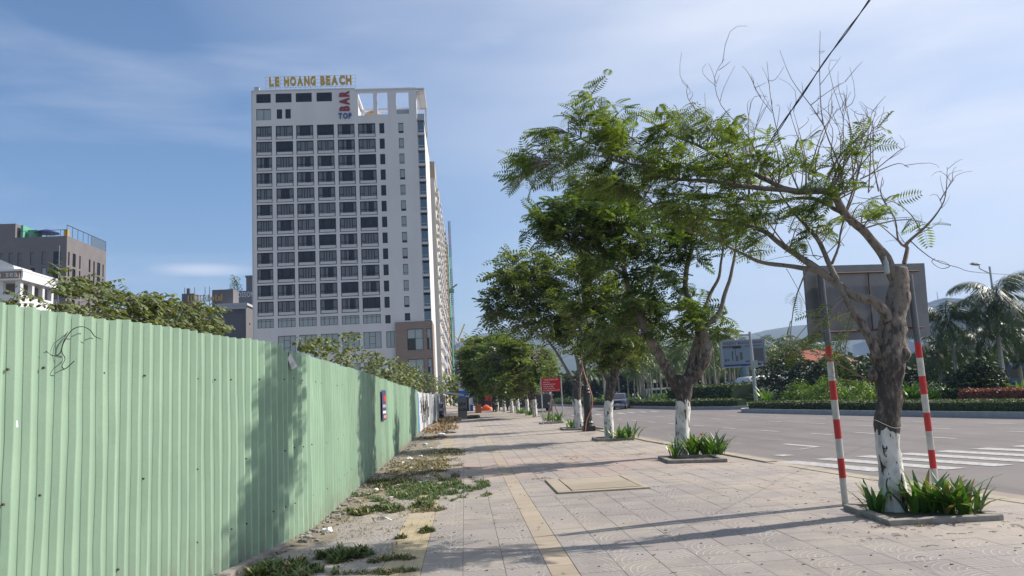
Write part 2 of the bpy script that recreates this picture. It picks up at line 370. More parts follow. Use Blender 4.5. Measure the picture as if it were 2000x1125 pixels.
def paving_mat(name,base,kind):
    m=bpy.data.materials.new(name); m.use_nodes=True; t=m.node_tree; b=t.nodes['Principled BSDF']; n=t.nodes.new; l=t.links.new
    b.inputs['Roughness'].default_value=.88
    g=n('ShaderNodeNewGeometry'); P=g.outputs['Position']
    def noise_(s,d=5,r=.6,st=None):
        q=n('ShaderNodeTexNoise'); q.inputs['Scale'].default_value=s; q.inputs['Detail'].default_value=d; q.inputs['Roughness'].default_value=r
        if st:
            mp=n('ShaderNodeMapping'); mp.inputs['Scale'].default_value=st; l(P,mp.inputs[0]); l(mp.outputs[0],q.inputs[0])
        else: l(P,q.inputs[0])
        return q.outputs[0]
    def mth(op,a,b_=None,c=None):
        q=n('ShaderNodeMath'); q.operation=op
        for i,v in enumerate((a,b_,c)):
            if v is None: continue
            if isinstance(v,(int,float)): q.inputs[i].default_value=v
            else: l(v,q.inputs[i])
        return q.outputs[0]
    def rng(v,a,b_,c=0,d=1):
        q=n('ShaderNodeMapRange'); q.inputs[1].default_value=a; q.inputs[2].default_value=b_; q.inputs[3].default_value=c; q.inputs[4].default_value=d; l(v,q.inputs[0]); return q.outputs[0]
    def mix(f,a,b_):
        q=n('ShaderNodeMix'); q.data_type='RGBA'
        if isinstance(f,(int,float)): q.inputs[0].default_value=f
        else: l(f,q.inputs[0])
        for i,v in ((6,a),(7,b_)):
            if isinstance(v,tuple): q.inputs[i].default_value=v+(1,)
            else: l(v,q.inputs[i])
        return q.outputs[2]
    sp=n('ShaderNodeSeparateXYZ'); l(P,sp.inputs[0]); x,y=sp.outputs[0],sp.outputs[1]
    dark=tuple(c*.80 for c in base)
    col=mix(rng(noise_(1.1),.38,.64),base,dark)
    col=mix(rng(noise_(28,3),.35,.7,0,.35),col,tuple(c*.72 for c in base))
    oi=n('ShaderNodeObjectInfo'); ri=g.outputs['Random Per Island']
    hs=n('ShaderNodeHueSaturation'); l(col,hs.inputs['Color']); l(mth('MULTIPLY',rng(ri,0,1,.90,1.07),rng(oi.outputs['Random'],0,1,.90,1.07)),hs.inputs['Value']); col=hs.outputs[0]
    sand=(.44,.38,.315)
    hgt=None
    if kind=='tile':
        fx=mth('FRACT',mth('DIVIDE',mth('SUBTRACT',x,1.02),.42)); fy=mth('FRACT',mth('DIVIDE',mth('SUBTRACT',y,5.2),.42))
        # two fans of concentric arcs over each pair of tiles
        ix=mth('FLOOR',mth('DIVIDE',mth('SUBTRACT',x,1.02),.42)); par=mth('MODULO',mth('ABSOLUTE',ix),2)
        fx2=mth('ABSOLUTE',mth('SUBTRACT',par,fx))
        dd=mth('SQRT',mth('ADD',mth('MULTIPLY',fx2,fx2),mth('MULTIPLY',fy,fy)))
        rg=mth('FRACT',mth('MULTIPLY',dd,6.2)); ln=mth('LESS_THAN',rg,.2)
        inn=mth('LESS_THAN',dd,1.02); ln=mth('MULTIPLY',ln,inn)
        # short straight ticks outside the arcs
        tk=mth('MULTIPLY',mth('LESS_THAN',mth('FRACT',mth('MULTIPLY',fx,7)),.16),mth('SUBTRACT',1,inn)); ln=mth('ADD',ln,tk)
        hgt=ln
        wear=rng(noise_(2.2,4),.40,.60,.12,.9)
        lnw=mth('MULTIPLY',mth('MULTIPLY',ln,wear),.5)
        col=mix(lnw,col,(.66,.62,.56))
        dk=mth('MULTIPLY',mth('MULTIPLY',mth('LESS_THAN',mth('ABSOLUTE',mth('SUBTRACT',rg,.26)),.08),inn),.22); col=mix(dk,col,(.16,.14,.13))
        pk=mth('MULTIPLY',mth('MULTIPLY',rng(y,16.4,17.2),rng(y,24,21)),rng(noise_(.9,2),.42,.52,.1,.75)); col=mix(pk,col,(.40,.285,.245))
    if kind=='tactile':
        fx=mth('ABSOLUTE',mth('SUBTRACT',mth('FRACT',mth('DIVIDE',mth('ADD',x,.93),.105)),.5)); fy=mth('ABSOLUTE',mth('SUBTRACT',mth('FRACT',mth('DIVIDE',mth('SUBTRACT',y,5.2),.105)),.5))
        ln=mth('GREATER_THAN',mth('MAXIMUM',fx,fy),.455); hgt=ln; col=mix(mth('MULTIPLY',ln,.45),col,(.2,.15,.09))
    # blown sand, thicker towards the road, the planters and far off
    near=mth('ADD',rng(x,3.0,6.5,0,.42),rng(y,9,30,0,.62))
    sd=mth('MULTIPLY',rng(mth('ADD',noise_(.55,6,.65),mth('MULTIPLY',near,.24)),.50,.72),.82)
    col=mix(sd,col,mix(rng(noise_(9),.3,.7),sand,(.385,.325,.265)))
    st_=mth('MULTIPLY',rng(noise_(.42,7,.7),.52,.66),.34); col=mix(st_,col,(.17,.14,.125))
    st2=mth('MULTIPLY',rng(noise_(3.1,5,.7),.58,.72),.3); col=mix(st2,col,(.20,.17,.15))
    spk=mth('MULTIPLY',mth('GREATER_THAN',noise_(85,2,.5),.67),.5); col=mix(spk,col,(.22,.18,.13))
    l(col,b.inputs['Base Color'])
    bp=n('ShaderNodeBump'); bp.inputs['Strength'].default_value=.5; bp.inputs['Distance'].default_value=.006
    h=noise_(60,4)
    if hgt is not None: h=mth('SUBTRACT',mth('MULTIPLY',h,.5),mth('MULTIPLY',hgt,.8))
    l(h,bp.inputs['Height']); l(bp.outputs[0],b.inputs['Normal'])
    return m
m_tile=paving_mat('paving_tile',(.298,.264,.246),'tile')
m_tact=paving_mat('yellow_tactile_tile',(.44,.36,.23),'tactile')
m_strip=paving_mat('buff_strip_tile',(.40,.325,.245),'strip')
m_bed=paving_mat('sandy_joint',(.29,.258,.232),'bed')
m_slabm=paving_mat('buff_cover_slab',(.40,.335,.255),'slab')
m_asph=mat('asphalt',(.15,.132,.127),.92,(.185,.163,.154),.35,detail=9,bump=.02,bscale=80)
def _asph():
    t=m_asph.node_tree; b=t.nodes['Principled BSDF']; n=t.nodes.new; l=t.links.new; src=b.inputs['Base Color'].links[0].from_socket
    g=n('ShaderNodeNewGeometry')
    def lay(src,sc,st,lo,hi,amt,col):
        mp=n('ShaderNodeMapping'); mp.inputs['Scale'].default_value=st; l(g.outputs['Position'],mp.inputs[0]); q=n('ShaderNodeTexNoise'); q.inputs['Scale'].default_value=sc; q.inputs['Detail'].default_value=7; l(mp.outputs[0],q.inputs[0])
        r=n('ShaderNodeMapRange'); r.inputs[1].default_value=lo; r.inputs[2].default_value=hi; r.inputs[4].default_value=amt; l(q.outputs[0],r.inputs[0]); m=n('ShaderNodeMix'); m.data_type='RGBA'; l(r.outputs[0],m.inputs[0]); l(src,m.inputs[6]); m.inputs[7].default_value=col+(1,); return m.outputs[2]
    src=lay(src,1.0,(1,.05,1),.5,.68,.5,(.10,.09,.088)); src=lay(src,.22,(1,1,1),.55,.6,.22,(.11,.10,.097)); src=lay(src,1.4,(1,.3,1),.58,.75,.5,(.26,.22,.18)); src=lay(src,40,(1,1,1),.6,.75,.35,(.26,.24,.22))
    l(src,b.inputs['Base Color'])
_asph()
m_dustroad=mat('dusty_gutter',(.33,.275,.22),.95,(.24,.20,.17),2.5,bump=.02,bscale=70)
m_lawn=mat('grass_lawn',(.07,.11,.03),1,(.11,.13,.05),1.5,bump=.1,bscale=20)
m_ground=mat('sandy_ground',(.25,.21,.15),1,(.17,.16,.10),.08,bump=.05)
m_curb=mat('curb_stone',(.40,.40,.40),.85,(.33,.33,.335),3,bump=.02,bscale=30)
# ------------------------------------------------------------------ ground, road, pavement
mb=MB(); n_=24
mb.quad((-2600,-300,-.32),(2600,-300,-.32),(2600,4200,-.32),(-2600,4200,-.32)); struct(mb.build('ground',m_ground))
CURB=[(9.6,-6),(9.2,0),(8.3,5),(7.35,9),(7.10,11),(6.85,13.5),(6.58,16.6),(6.35,21),(6.05,26),(5.92,36),(5.9,50),(5.9,260)]
def curbx(y):
    for a,b in zip(CURB,CURB[1:]):
        if a[1]<=y<=b[1]: return a[0]+(b[0]-a[0])*(y-a[1])/(b[1]-a[1])
    return CURB[-1][0]
# road sheet
mb=MB(); ys=[-6,0,5,9,11,13.5,16.6,21,26,36,50,80,120,180,260]
for a,b in zip(ys,ys[1:]): mb.quad((curbx(a)+.1,a,-.10),(70 if a<30 else 40,a,-.10),(70 if b<30 else 40,b,-.10),(curbx(b)+.1,b,-.10))
struct(mb.build('road',m_asph))
mb=MB(); pts=[(y,curbx(y)+.12,curbx(y)+.75+.35*noise.noise(Vector((y*.3,0,0)))) for y in np.arange(-4,60,1.)]
for a,b in zip(pts,pts[1:]): mb.quad((a[1],a[0],-.096),(a[2],a[0],-.096),(b[2],b[0],-.096),(b[1],b[0],-.096))
struct(mb.build('road_gutter',m_dustroad))
# sidewalk bed
mb=MB()
for a,b in zip(ys,ys[1:]): mb.quad((-9,a,-.008),(curbx(a)-.14,a,-.008),(curbx(b)-.14,b,-.008),(-9,b,-.008))
sidewalk=struct(mb.build('sidewalk',m_bed))
def dirt_strip():
    V=[];F=[];ys_=np.arange(7.6,75,.25)
    for y in ys_:
        x0=-2.9 if y<10.3 else -2.6; w=.18+.25*sstep(9,11,y)+.75*sstep(13.5,17,y)+.3*noise.noise(Vector((y*.9,0,5)))+.18*noise.noise(Vector((y*3.1,0,5)))
        xf=(-2.75+(y-8.2)*.17) if y<10.3 else -2.25
        for k in range(5): V.append((x0+(xf+w-x0)*k/4,y,.011 if k<4 else .004))
    for j in range(len(ys_)-1):
        for k in range(4): a=j*5+k; F.append((a,a+1,a+6,a+5))
    o=link('dirt_strip',fastmesh('dirt_strip',V,F,mat('dirt',(.27,.225,.17),1,(.16,.135,.10),3.5,bump=.12,bscale=16))); struct(o)
dirt_strip()
# curb stones
crb=thing('kerb','low concrete kerb stones edging the tiled sidewalk along the road','kerb',(7,8,0))
yy=2.; 
mk=MB(); cnt=0
while yy<120:
    h=1.0 if yy<45 else 5.; a,b=yy+.006,yy+h-.006; xa,xb=curbx(a),curbx(b)
    q=MB(); q.prism([(xa-.14,a),(xa+.12,a),(xb+.12,b),(xb-.14,b)],-.12,.004+uni(-.003,.003)+(.02 if yy>16 else 0))
    q.build('kerb_stone',m_concd,crb,bevel=.012); yy+=h
# tiles
PITS=[(5.47,9.72,.72),(5.15,18.75,.6),(5.1,27.9,.55),(5.1,37.6,.6),(5.1,46.6,.6)]
COLX=[1.02+.42*i for i in range(17)]
cols=[(-2.19,-1.77,'t'),(-1.77,-1.35,'t'),(-1.35,-.93,'t'),(-.93,-.51,'y'),(-.51,-.09,'t'),(-.09,.33,'t'),(.33,.75,'t'),(.75,1.02,'s')]+[(x,x+.42,'t') for x in COLX]
def tile_mb(q,x0,x1,y0,y1,z,g=.0018,bv=.003,tx=0,ty=0):
    x0+=g;x1-=g;y0+=g;y1-=g
    cx,cy=(x0+x1)/2,(y0+y1)/2
    Z=lambda x,y: z+tx*(x-cx)+ty*(y-cy)
    T=[(x0+bv,y0+bv),(x1-bv,y0+bv),(x1-bv,y1-bv),(x0+bv,y1-bv)]; Bt=[(x0,y0),(x1,y0),(x1,y1),(x0,y1)]
    i=len(q.v); q.v+=[(a,b,Z(a,b)) for a,b in T]+[(a,b,Z(a,b)-.004) for a,b in Bt]+[(a,b,-.03) for a,b in Bt]
    q.f.append((i,i+1,i+2,i+3)); q.m.append(0)
    for r_ in (0,4):
        for j in range(4):
            k=(j+1)%4; q.f.append((i+r_+4+j,i+r_+4+k,i+r_+k,i+r_+j)); q.m.append(0)
cand=[]
y=5.2; row=0
while y<78:
    for (x0,x1,k) in cols:
        cx,cy=(x0+x1)/2,y+.21
        if x1>curbx(y+.21)-.12: continue
        if 1.50<cx<3.15 and 13.72<cy<16.05: continue
        if y<12 and (5.0<cx<6.0 and 9.3<cy<10.1): continue
        px=PX((cx,cy,0)); vis=(-40<px[0]<2040 and px[1]<1165)
        cand.append((0 if vis else 1,cy*cy+cx*cx,x0,x1,y,k))
    y+=.42
cand.sort(); MT={'t':m_tile,'y':m_tact,'s':m_strip}; rest={'t':MB(),'y':MB(),'s':MB()}
tmesh={}
for k,wd in (('t',.42),('y',.42),('s',.27)):
    for v in range(3):
        q=MB(); tile_mb(q,0,wd,0,.42,0,tx=uni(-.006,.006),ty=uni(-.006,.006)); me=bpy.data.meshes.new('tile'); me.from_pydata(q.v,[],q.f); me.materials.append(MT[k]); tmesh[k,v]=me
nt_=0
for (vis,d,x0,x1,y,k) in cand:
    if vis==0 and nt_<300:
        share({'t':'tile','y':'tactile_tile','s':'strip_tile'}[k],tmesh[k,random.randrange(3)],sidewalk,(x0,y,uni(0,.003))); nt_+=1
    else: tile_mb(rest[k],x0,x1,y,y+.42,uni(0,.003),tx=uni(-.006,.006),ty=uni(-.006,.006))
for k,nm in (('t','far_tiles'),('y','far_tactile_tiles'),('s','far_strip_tiles')):
    stuffk(rest[k].build(nm,MT[k],sidewalk))
# cover slab
cs=thing('utility_cover','buff concrete utility cover with two lids in its frame, set in the sidewalk','cover',(2.3,14.9,0))
q=MB(); 
for a in ((1.53,1.78,13.80,16.02),(3.02,3.14,13.80,16.02)): q.box(*a,-.05,.022)
q.box(1.78,3.02,13.80,13.96,-.05,.022); q.box(1.78,3.02,15.92,16.02,-.05,.022)
q.build('cover_frame',m_slabm,cs,bevel=.008)
q=MB(); q.box(1.80,3.0,13.985,14.92,-.05,.028); q.build('lid',m_slabm,cs,bevel=.008)
q=MB(); q.box(1.80,3.0,14.95,15.895,-.05,.020); q.build('lid',m_slabm,cs,bevel=.008)
# road markings
mk=struct(thing('road_markings',None,None,(10,20,0)))
def stripe(name,pts,z=-.092):
    q=MB(); q.poly([(p[0],p[1],z) for p in pts]); return q.build(name,m_line,mk)
def dash(p,d,L_,w):
    d=np.array(d,float); d/=np.linalg.norm(d); nrm=np.array([d[1],-d[0]]); p=np.array(p)
    stripe('lane_dash',[p-nrm*w/2,p+nrm*w/2,p+nrm*w/2+d*L_,p-nrm*w/2+d*L_])
x=6.98
for i in range(11):
    fx,fy=6.95+.98*i,17.9+.06*i
    if i==0: stripe('zebra_stripe',[(fx,fy),(fx+.52,fy+.02),(fx+1.35,fy-2.75),(fx+.8,fy-2.85)])
    else: stripe('zebra_stripe',[(fx,fy+.1),(fx+.46,fy+.12),(fx+.46+1.05,fy-3.25),(fx+1.05,fy-3.3)])
def fly(pts):
    out=[]
    for a,b in zip(pts,pts[1:]+[(2*pts[-1][0]-pts[-2][0],2*pts[-1][1]-pts[-2][1])]): out.append((a,(b[0]-a[0],b[1]-a[1])))
    return out
l1=[(9.75,50.67),(9.83,46.95),(10.03,43.47),(10.3,40.2),(10.58,36.8),(10.9,33.4),(11.25,29.95),(11.74,26.68)]
l2=[(13.5,43.4),(13.86,40.2),(14.25,36.9),(14.6,33.3),(15.0,29.8),(15.5,26.3),(16,22.8)]
l3=[(15.5,46.6),(15.8,43.5),(16.11,40.6),(16.5,37.4),(17.0,33.9),(17.5,30.4),(18.1,26.9)]
for ls in (l1,l2,l3):
    for p,d in fly(ls): dash(p,d,1.25,.14)
for k in range(7): dash((9.6-.05*k,55+4*k),(-.02,1),1.5,.14); dash((12.6-.25*k,50+4.5*k),(-.1,1),1.5,.14)
for k in range(8): dash((8.6+.9*k,61),( .02,1),2.6,.42)      # far crossing
for p in ((12.93,25.97),(13.3,22.6)): dash(p,(.12,-1),1.3,.14)
# turn arrow
stripe('lane_arrow',[(9.12,22.9),(9.35,22.95),(9.62,21.3),(9.38,21.25)],-.092)
stripe('lane_arrow',[(9.9,21.45),(9.5,21.2),(8.55,20.55),(9.0,21.0)],-.0915)
stripe('lane_arrow',[(7.55,19.6),(7.9,19.62),(8.0,19.2),(7.66,19.15)],-.091)
# ------------------------------------------------------------------ medians
def median(name,front,backoff,label_l,hedge_label):
    """front: polyline of the kerb foot facing the camera; bank behind it"""
    q=MB()
    for a,b in zip(front,front[1:]):
        a=np.array(a);b=np.array(b); d=(b-a)/np.linalg.norm(b-a); nn=np.array([-d[1],d[0]])
        if nn[0]<0: nn=-nn
        q.prism([tuple(a),tuple(b),tuple(b+nn*.22),tuple(a+nn*.22)] if np.cross(b-a,nn)>0 else [tuple(a+nn*.22),tuple(b+nn*.22),tuple(b),tuple(a)],-.12,.14)
    o=q.build('median_kerb',m_curb); o['kind']='structure'
    q=MB(); P=list(front)+[(60,front[-1][1]),(60,front[0][1])]
    q.poly([(p[0]+.18,p[1],.12) for p in P]); o=q.build(name,m_lawn); o['kind']='structure'
    # thin painted line at the kerb foot
    return
medA=[(26.5,10),(24.2,16),(22.4,21),(20.5,28.2),(19.1,36.7),(17.95,45.7),(17.5,49.6),(18.0,51.2),(19.6,52.2),(24,53)]
medB=[(20.5,55.2),(19.2,56.6),(17.6,62),(16.9,67.7),(16.2,75.3),(14.9,92),(13.9,112),(13.2,140),(12.6,220)]
median('median_lawn',medA,1,'',''); median('median_lawn_far',medB,1,'','')
def leaf_cloud(n,sampler,size,tv=LEAF_V,tf=LEAF_F,upj=.9,outw=None,szv=.35):
    P=np.array([sampler() for _ in range(n)])
    D=RS.normal(0,1,(n,3)); D[:,2]*=.5
    X,Y,Z=frames(D,upj); s=size*(1+RS.uniform(-szv,szv,n))
    return place(tv,tf,P,X,Y,Z,s)
def join(parts):
    V=[];F=[];o=0
    for v,f in parts: V.append(v); F.append(f+o); o+=len(v)
    return np.vstack(V),np.vstack(F)
def hedge_along(name,pts,w,z0,h,label,material,size=.09,dens=260,core=m_darkbush,cat='hedge',group=None):
    """clipped hedge: dark twiggy core with a skin of leaves"""
    base=(pts[0][0],pts[0][1],z0); t=thing(name,label,cat,base,group); q=MB()
    V=[];F=[]; parts=[]
    for a,b in zip(pts,pts[1:]):
        a=np.array(a,float);b=np.array(b,float); L_=np.linalg.norm(b-a); d=(b-a)/L_; nn=np.array([-d[1],d[0]])
        if nn[0]<0: nn=-nn
        aa,bb=a+d*(-.05),b+d*.05
        poly=[tuple(aa+nn*.06),tuple(bb+nn*.06),tuple(bb+nn*(w-.06)),tuple(aa+nn*(w-.06))]
        if np.cross(bb-aa,nn)<0: poly=poly[::-1]
        q.prism(poly,z0,z0+h-.06)
        dist=np.linalg.norm((a+b)/2); sz=size*max(1,dist/35); n=int(L_*(w+2*h)*dens/(max(1,dist/35)**2))
        def smp():
            t_=uni(0,L_); r_=random.random(); ww=w; 
            j=h*(1+.08*noise.noise(Vector((t_*.8,a[0],a[1]))))
            if r_<w/(w+2*h): o=(uni(0,w),j)
            elif r_<.5+.5*w/(w+2*h): o=(0,uni(0,j))
            else: o=(w,uni(0,j))
            p=a+d*t_+nn*o[0]; return (p[0]-base[0]+uni(-.03,.03),p[1]-base[1]+uni(-.03,.03),o[1]+uni(-.03,.03))
        if n>0: parts.append(leaf_cloud(n,smp,sz))
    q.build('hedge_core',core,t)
    V,F=join(parts); link('foliage',fastmesh('foliage',V,F,material),t)
    return t
def offs(pts,d):
    out=[]
    for i,p in enumerate(pts):
        a=np.array(pts[max(0,i-1)],float);b=np.array(pts[min(len(pts)-1,i+1)],float); t_=(b-a)/np.linalg.norm(b-a); nn=np.array([-t_[1],t_[0]])
        if nn[0]<0: nn=-nn
        out.append(tuple(np.array(p)+nn*d))
    return out
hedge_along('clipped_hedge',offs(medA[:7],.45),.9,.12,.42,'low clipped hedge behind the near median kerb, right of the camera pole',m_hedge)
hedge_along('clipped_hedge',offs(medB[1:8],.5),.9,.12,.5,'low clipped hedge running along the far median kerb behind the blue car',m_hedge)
hedge_along('rounded_hedge',[(23.4,68.5),(21.6,74),(20.6,80)],3.0,.12,1.5,'tall smooth rounded hedge left of the billboard post',m_hedge,size=.12)
_ra=G(1872,786,.12); _rb2=G(2070,784,.12)
hedge_along('red_leaf_hedge',[(float(_rb2[0]),float(_rb2[1])),(float(_ra[0]),float(_ra[1]))],1.4,.12,.62,'reddish brown leafed hedge at the right edge of the median',m_red,size=.10,core=m_red)
def bush(name,loc,rx,ry,rz,n,size,material,label,cat='bush',group=None,tv=LEAF_V,tf=LEAF_F,core=True,lump=.25,box=False):
    t=thing(name,label,cat,loc,group); parts=[]
    def smp():
        a=uni(0,2*math.pi); z=uni(0,1); r_=math.sqrt(max(0,1-z*z))*(.75+.25*random.random()) 
        k=1+lump*2*noise.noise(Vector((math.cos(a)*1.6+loc[0],math.sin(a)*1.6+loc[1],z*2.0)))
        if box: r_=.9+.1*z; 
        s_=random.random()**.35
        return (math.cos(a)*r_*rx*k*s_,math.sin(a)*r_*ry*k*s_,z*rz*k)
    V,F=leaf_cloud(n,smp,size,tv,tf); link('foliage',fastmesh('foliage',V,F,material),t)
    q=MB()
    for j in range(5):
        a=uni(0,6.28); q.tube([(loc[0],loc[1],loc[2]),(loc[0]+math.cos(a)*rx*.3,loc[1]+math.sin(a)*ry*.3,loc[2]+rz*.5),(loc[0]+math.cos(a)*rx*.6,loc[1]+math.sin(a)*ry*.6,loc[2]+rz*.85)],[.03,.02,.008],4)
    q.build('stem',m_twig,t)
    return t
def at(x,y,z=.12): 
    p=G(x,y,z); return (float(p[0]),float(p[1]),z)
bl=[((1568,781),1.7,1.5,1.35,2600,'bright green leafy bush just right of the parked white bus'),
    ((1620,783),2.1,1.6,1.55,3000,'bright green bush rising behind the left red and white pole'),
    ((1690,784),1.8,1.5,1.25,2400,'green flowering bush seen just left of the near tree trunk')]
for (xy,rx,ry,rz,n,lb) in bl:
    bush('flowering_bush',at(*xy),rx*1.15,ry,rz,n,.13,m_bush,lb,group='bright bushes on the median')
# spiky clumps (crinum lilies) on the medians
def spiky(loc,n,h,label,cat='plant',group=None,material=m_lily,w=.055,name='lily_clump',spread=.35,indiv=False,lean=.8):
    t=thing(name,label,cat,loc,group)
    if indiv:
        mes=[]
        for c in (.25,.45,.7):
          for mm,wt in ((material,3),(m_lily2,2),(m_lily3,1)):
            tv,tf=blade_template(c*uni(.8,1.3),w*uni(.8,1.15)); me=fastmesh('leaf',np.array(tv)*h,np.array(tf),mm); mes+= [me]*wt
        for i in range(n):
            a=uni(0,6.28); r_=uni(0,spread)
            o=share('leaf',random.choice(mes),t,(loc[0]+math.cos(a)*r_,loc[1]+math.sin(a)*r_,loc[2]),Matrix.Rotation(a+uni(-.6,.6),4,'Z')@Matrix.Rotation(uni(.0,.55)*lean,4,'Y')@Matrix.Diagonal((1,1,uni(.65,1.15),1)))
        return t
    parts=[]
    for c in (.25,.5,.8):
        tv,tf=blade_template(c,w); m=n//3; A=RS.uniform(0,6.28,m); r_=RS.uniform(0,spread,m); B=RS.uniform(.05,.7,m)*lean; hh=h*RS.uniform(.6,1.15,m)
        X=np.stack([np.cos(A)*np.cos(B),np.sin(A)*np.cos(B),-np.sin(B)],1); Z=np.stack([np.cos(A)*np.sin(B),np.sin(A)*np.sin(B),np.cos(B)],1); Y=np.cross(Z,X)
        parts.append(place(tv,tf,np.stack([np.cos(A)*r_,np.sin(A)*r_,0*A],1),X,Y,Z,hh))
    V,F=join(parts); link('leaf_cluster',fastmesh('leaf_cluster',V,F,material),t)
    return t
sp=[(1424,778,1.5,'spiky pale green lily clump left of the billboard post'),(1498,787,1.3,'spiky lily clump just right of the camera pole foot'),(1452,784,1.0,'small spiky lily clump in front of the billboard post')]
for x,y,h,lb in sp: spiky(at(x,y),45,h*1.05,lb,group='spiky clumps near the billboard',spread=.5)
for i in range(17):
    x=1655+i*21; 
    spiky(at(x,782-(i%2)*4-.012*(x-1650)),64,uni(1.0,1.4),'spiky green lily clump in the long row behind the median hedge',group='spiky lilies in a row on the near median',spread=.45)
for i in range(14): 
    x=1080+i*24; p=at(x,789-.012*(x-1080)*.8,.12)
    spiky((p[0]+1.5,p[1]+3,.12),24,uni(1.2,1.6),'spiky green lily clump in the row behind the far median hedge',group='spiky lilies in a row on the far median',spread=.8,w=.07)
# low weeds / ground cover behind near hedge
# ------------------------------------------------------------------ buildings
def wallgrid(mb,o,e,W_,H_,holes,depth,reveal=True):
    """wall in the plane through o along unit e (horizontal) and z, outward normal (e.y,-e.x); holes=(x0,x1,z0,z1)"""
    o=np.array(o,float); e=np.array([e[0],e[1],0.]); nrm=np.array([e[1],-e[0],0.]); zz=np.array([0,0,1.])
    xs=sorted({0,W_}|{h[0] for h in holes}|{h[1] for h in holes}); zs=sorted({0,H_}|{h[2] for h in holes}|{h[3] for h in holes})
    xs=[x for x in xs if 0<=x<=W_]; zs=[z for z in zs if 0<=z<=H_]
    P=lambda x,z,d=0: tuple(o+e*x+zz*z-nrm*d)
    for a,b in zip(xs,xs[1:]):
        zc=zs[0]; 
        run=None
        for c,d in zip(zs,zs[1:]):
            mx_,mz=(a+b)/2,(c+d)/2; hole=any(h[0]<mx_<h[1] and h[2]<mz<h[3] for h in holes)
            if hole:
                if run is not None: mb.quad(P(a,run),P(b,run),P(b,c),P(a,c)); run=None
            elif run is None: run=c
        if run is not None: mb.quad(P(a,run),P(b,run),P(b,zs[-1]),P(a,zs[-1]))
    if reveal:
        for h in holes:
            a,b,c,d=h
            mb.quad(P(a,c),P(b,c),P(b,c,depth),P(a,c,depth)); mb.quad(P(a,d,depth),P(b,d,depth),P(b,d),P(a,d))
            mb.quad(P(a,c,depth),P(a,d,depth),P(a,d),P(a,c)); mb.quad(P(b,c),P(b,d),P(b,d,depth),P(b,c,depth))
def framemesh(w,h,t,d,mull=(),bars=(),mats=(m_frame,)):
    q=MB(); q.box(0,w,0,d,0,t); q.box(0,w,0,d,h-t,h); q.box(0,t,0,d,t,h-t); q.box(w-t,w,0,d,t,h-t)
    for x in mull: q.box(x-t*.35,x+t*.35,.01,d-.01,t,h-t)
    for (x0,x1,z) in bars: q.box(x0,x1,.012,d-.012,z-t*.3,z+t*.3)
    me=bpy.data.meshes.new('window'); me.from_pydata(q.v,[],q.f)
    for m in mats: me.materials.append(m)
    return me
def panemesh(w,h,t,y,splits):
    """splits: list of (x0,x1,z0,z1,matindex) as glass areas"""
    q=MB()
    for (a,b,c,d,k) in splits: q.k=k; q.quad((a,y,c),(b,y,c),(b,y,d),(a,y,d))
    me=bpy.data.meshes.new('pane'); me.from_pydata(q.v,[],q.f)
    for m in (m_glassd,m_curtain,m_frost,m_glassb): me.materials.append(m)
    me.polygons.foreach_set('material_index',q.m); return me
def boxmesh(name,x0,x1,y0,y1,z0,z1,m):
    q=MB(); q.box(x0,x1,y0,y1,z0,z1); me=bpy.data.meshes.new(name); me.from_pydata(q.v,[],q.f); me.materials.append(m); return me
def rotz_for(e): return Matrix.Rotation(math.atan2(e[1],e[0]),4,'Z')
def kid(name,me,parent,M=None):
    o=bpy.data.objects.new(name,me); COL.objects.link(o); o.parent=parent
    if M is not None: o.matrix_local=M
    WL[o.name]=WL[parent.name]; return o
# ---- the tall white hotel
HY=150.; hotel=thing('hotel_tower','tall white hotel tower with a grid of dark framed windows and rooftop bar','building',(-22,HY,0))
bays=[(-38.07,3.0),(-34.33,3.3),(-30.42,3.3),(-26.42,3.28),(-22.44,3.28),(-18.48,3.35)]
holes=[]; H0=(-38.7,0); FZ=-.3
def hz(x0,x1,z0,z1): holes.append((x0+38.7,x1+38.7,z0-FZ,z1-FZ))
win=[]
for i in range(12):
    zt=56.04-3.127*i
    for (x,w) in bays: hz(x,x+w,zt-2.78,zt); win.append((x,zt-2.78,w,2.78))
    hz(-14.36,-13.38,zt-2.15,zt-.05); win.append((-14.36,zt-2.15,.98,2.10))
    hz(-10.62,-9.66,zt-2.2,zt-.1); win.append((-10.62,zt-2.2,.96,2.10))
for (x,w) in bays: hz(x,x+w,16.65,18.35)
hz(-14.3,-13.3,16.5,18.1); hz(-10.6,-9.6,16.9,18.3)
for j,(x,w) in enumerate(bays[1:]): hz(x,x+w,11.9,15.05)
hz(-14.2,-12.6,11.9,15.0)
for j,(x,w) in enumerate(bays[1:]): hz(x,x+w,6.0,9.3)
tops=[(-38.0,-35.2),(-34.3,-31.2),(-30.4,-27.3),(-26.4,-23.4)]
for a,b in tops: hz(a,b,60.75,62.6)
hz(-38.0,-35.2,57.25,59.55); hz(-34.1,-33.05,57.45,59.4); hz(-32.45,-31.4,57.45,59.4)
opens=[(-18.35,-15.4,57.65,62.25),(-14.6,-12.6,57.75,62.3),(-10.9,-8.45,57.75,62.25)]
for a,b,c,d in opens: hz(a,b,c,d)
q=MB(); wallgrid(q,(-38.7,HY,FZ),(1,0),31.75,63.15-FZ,holes,.35)
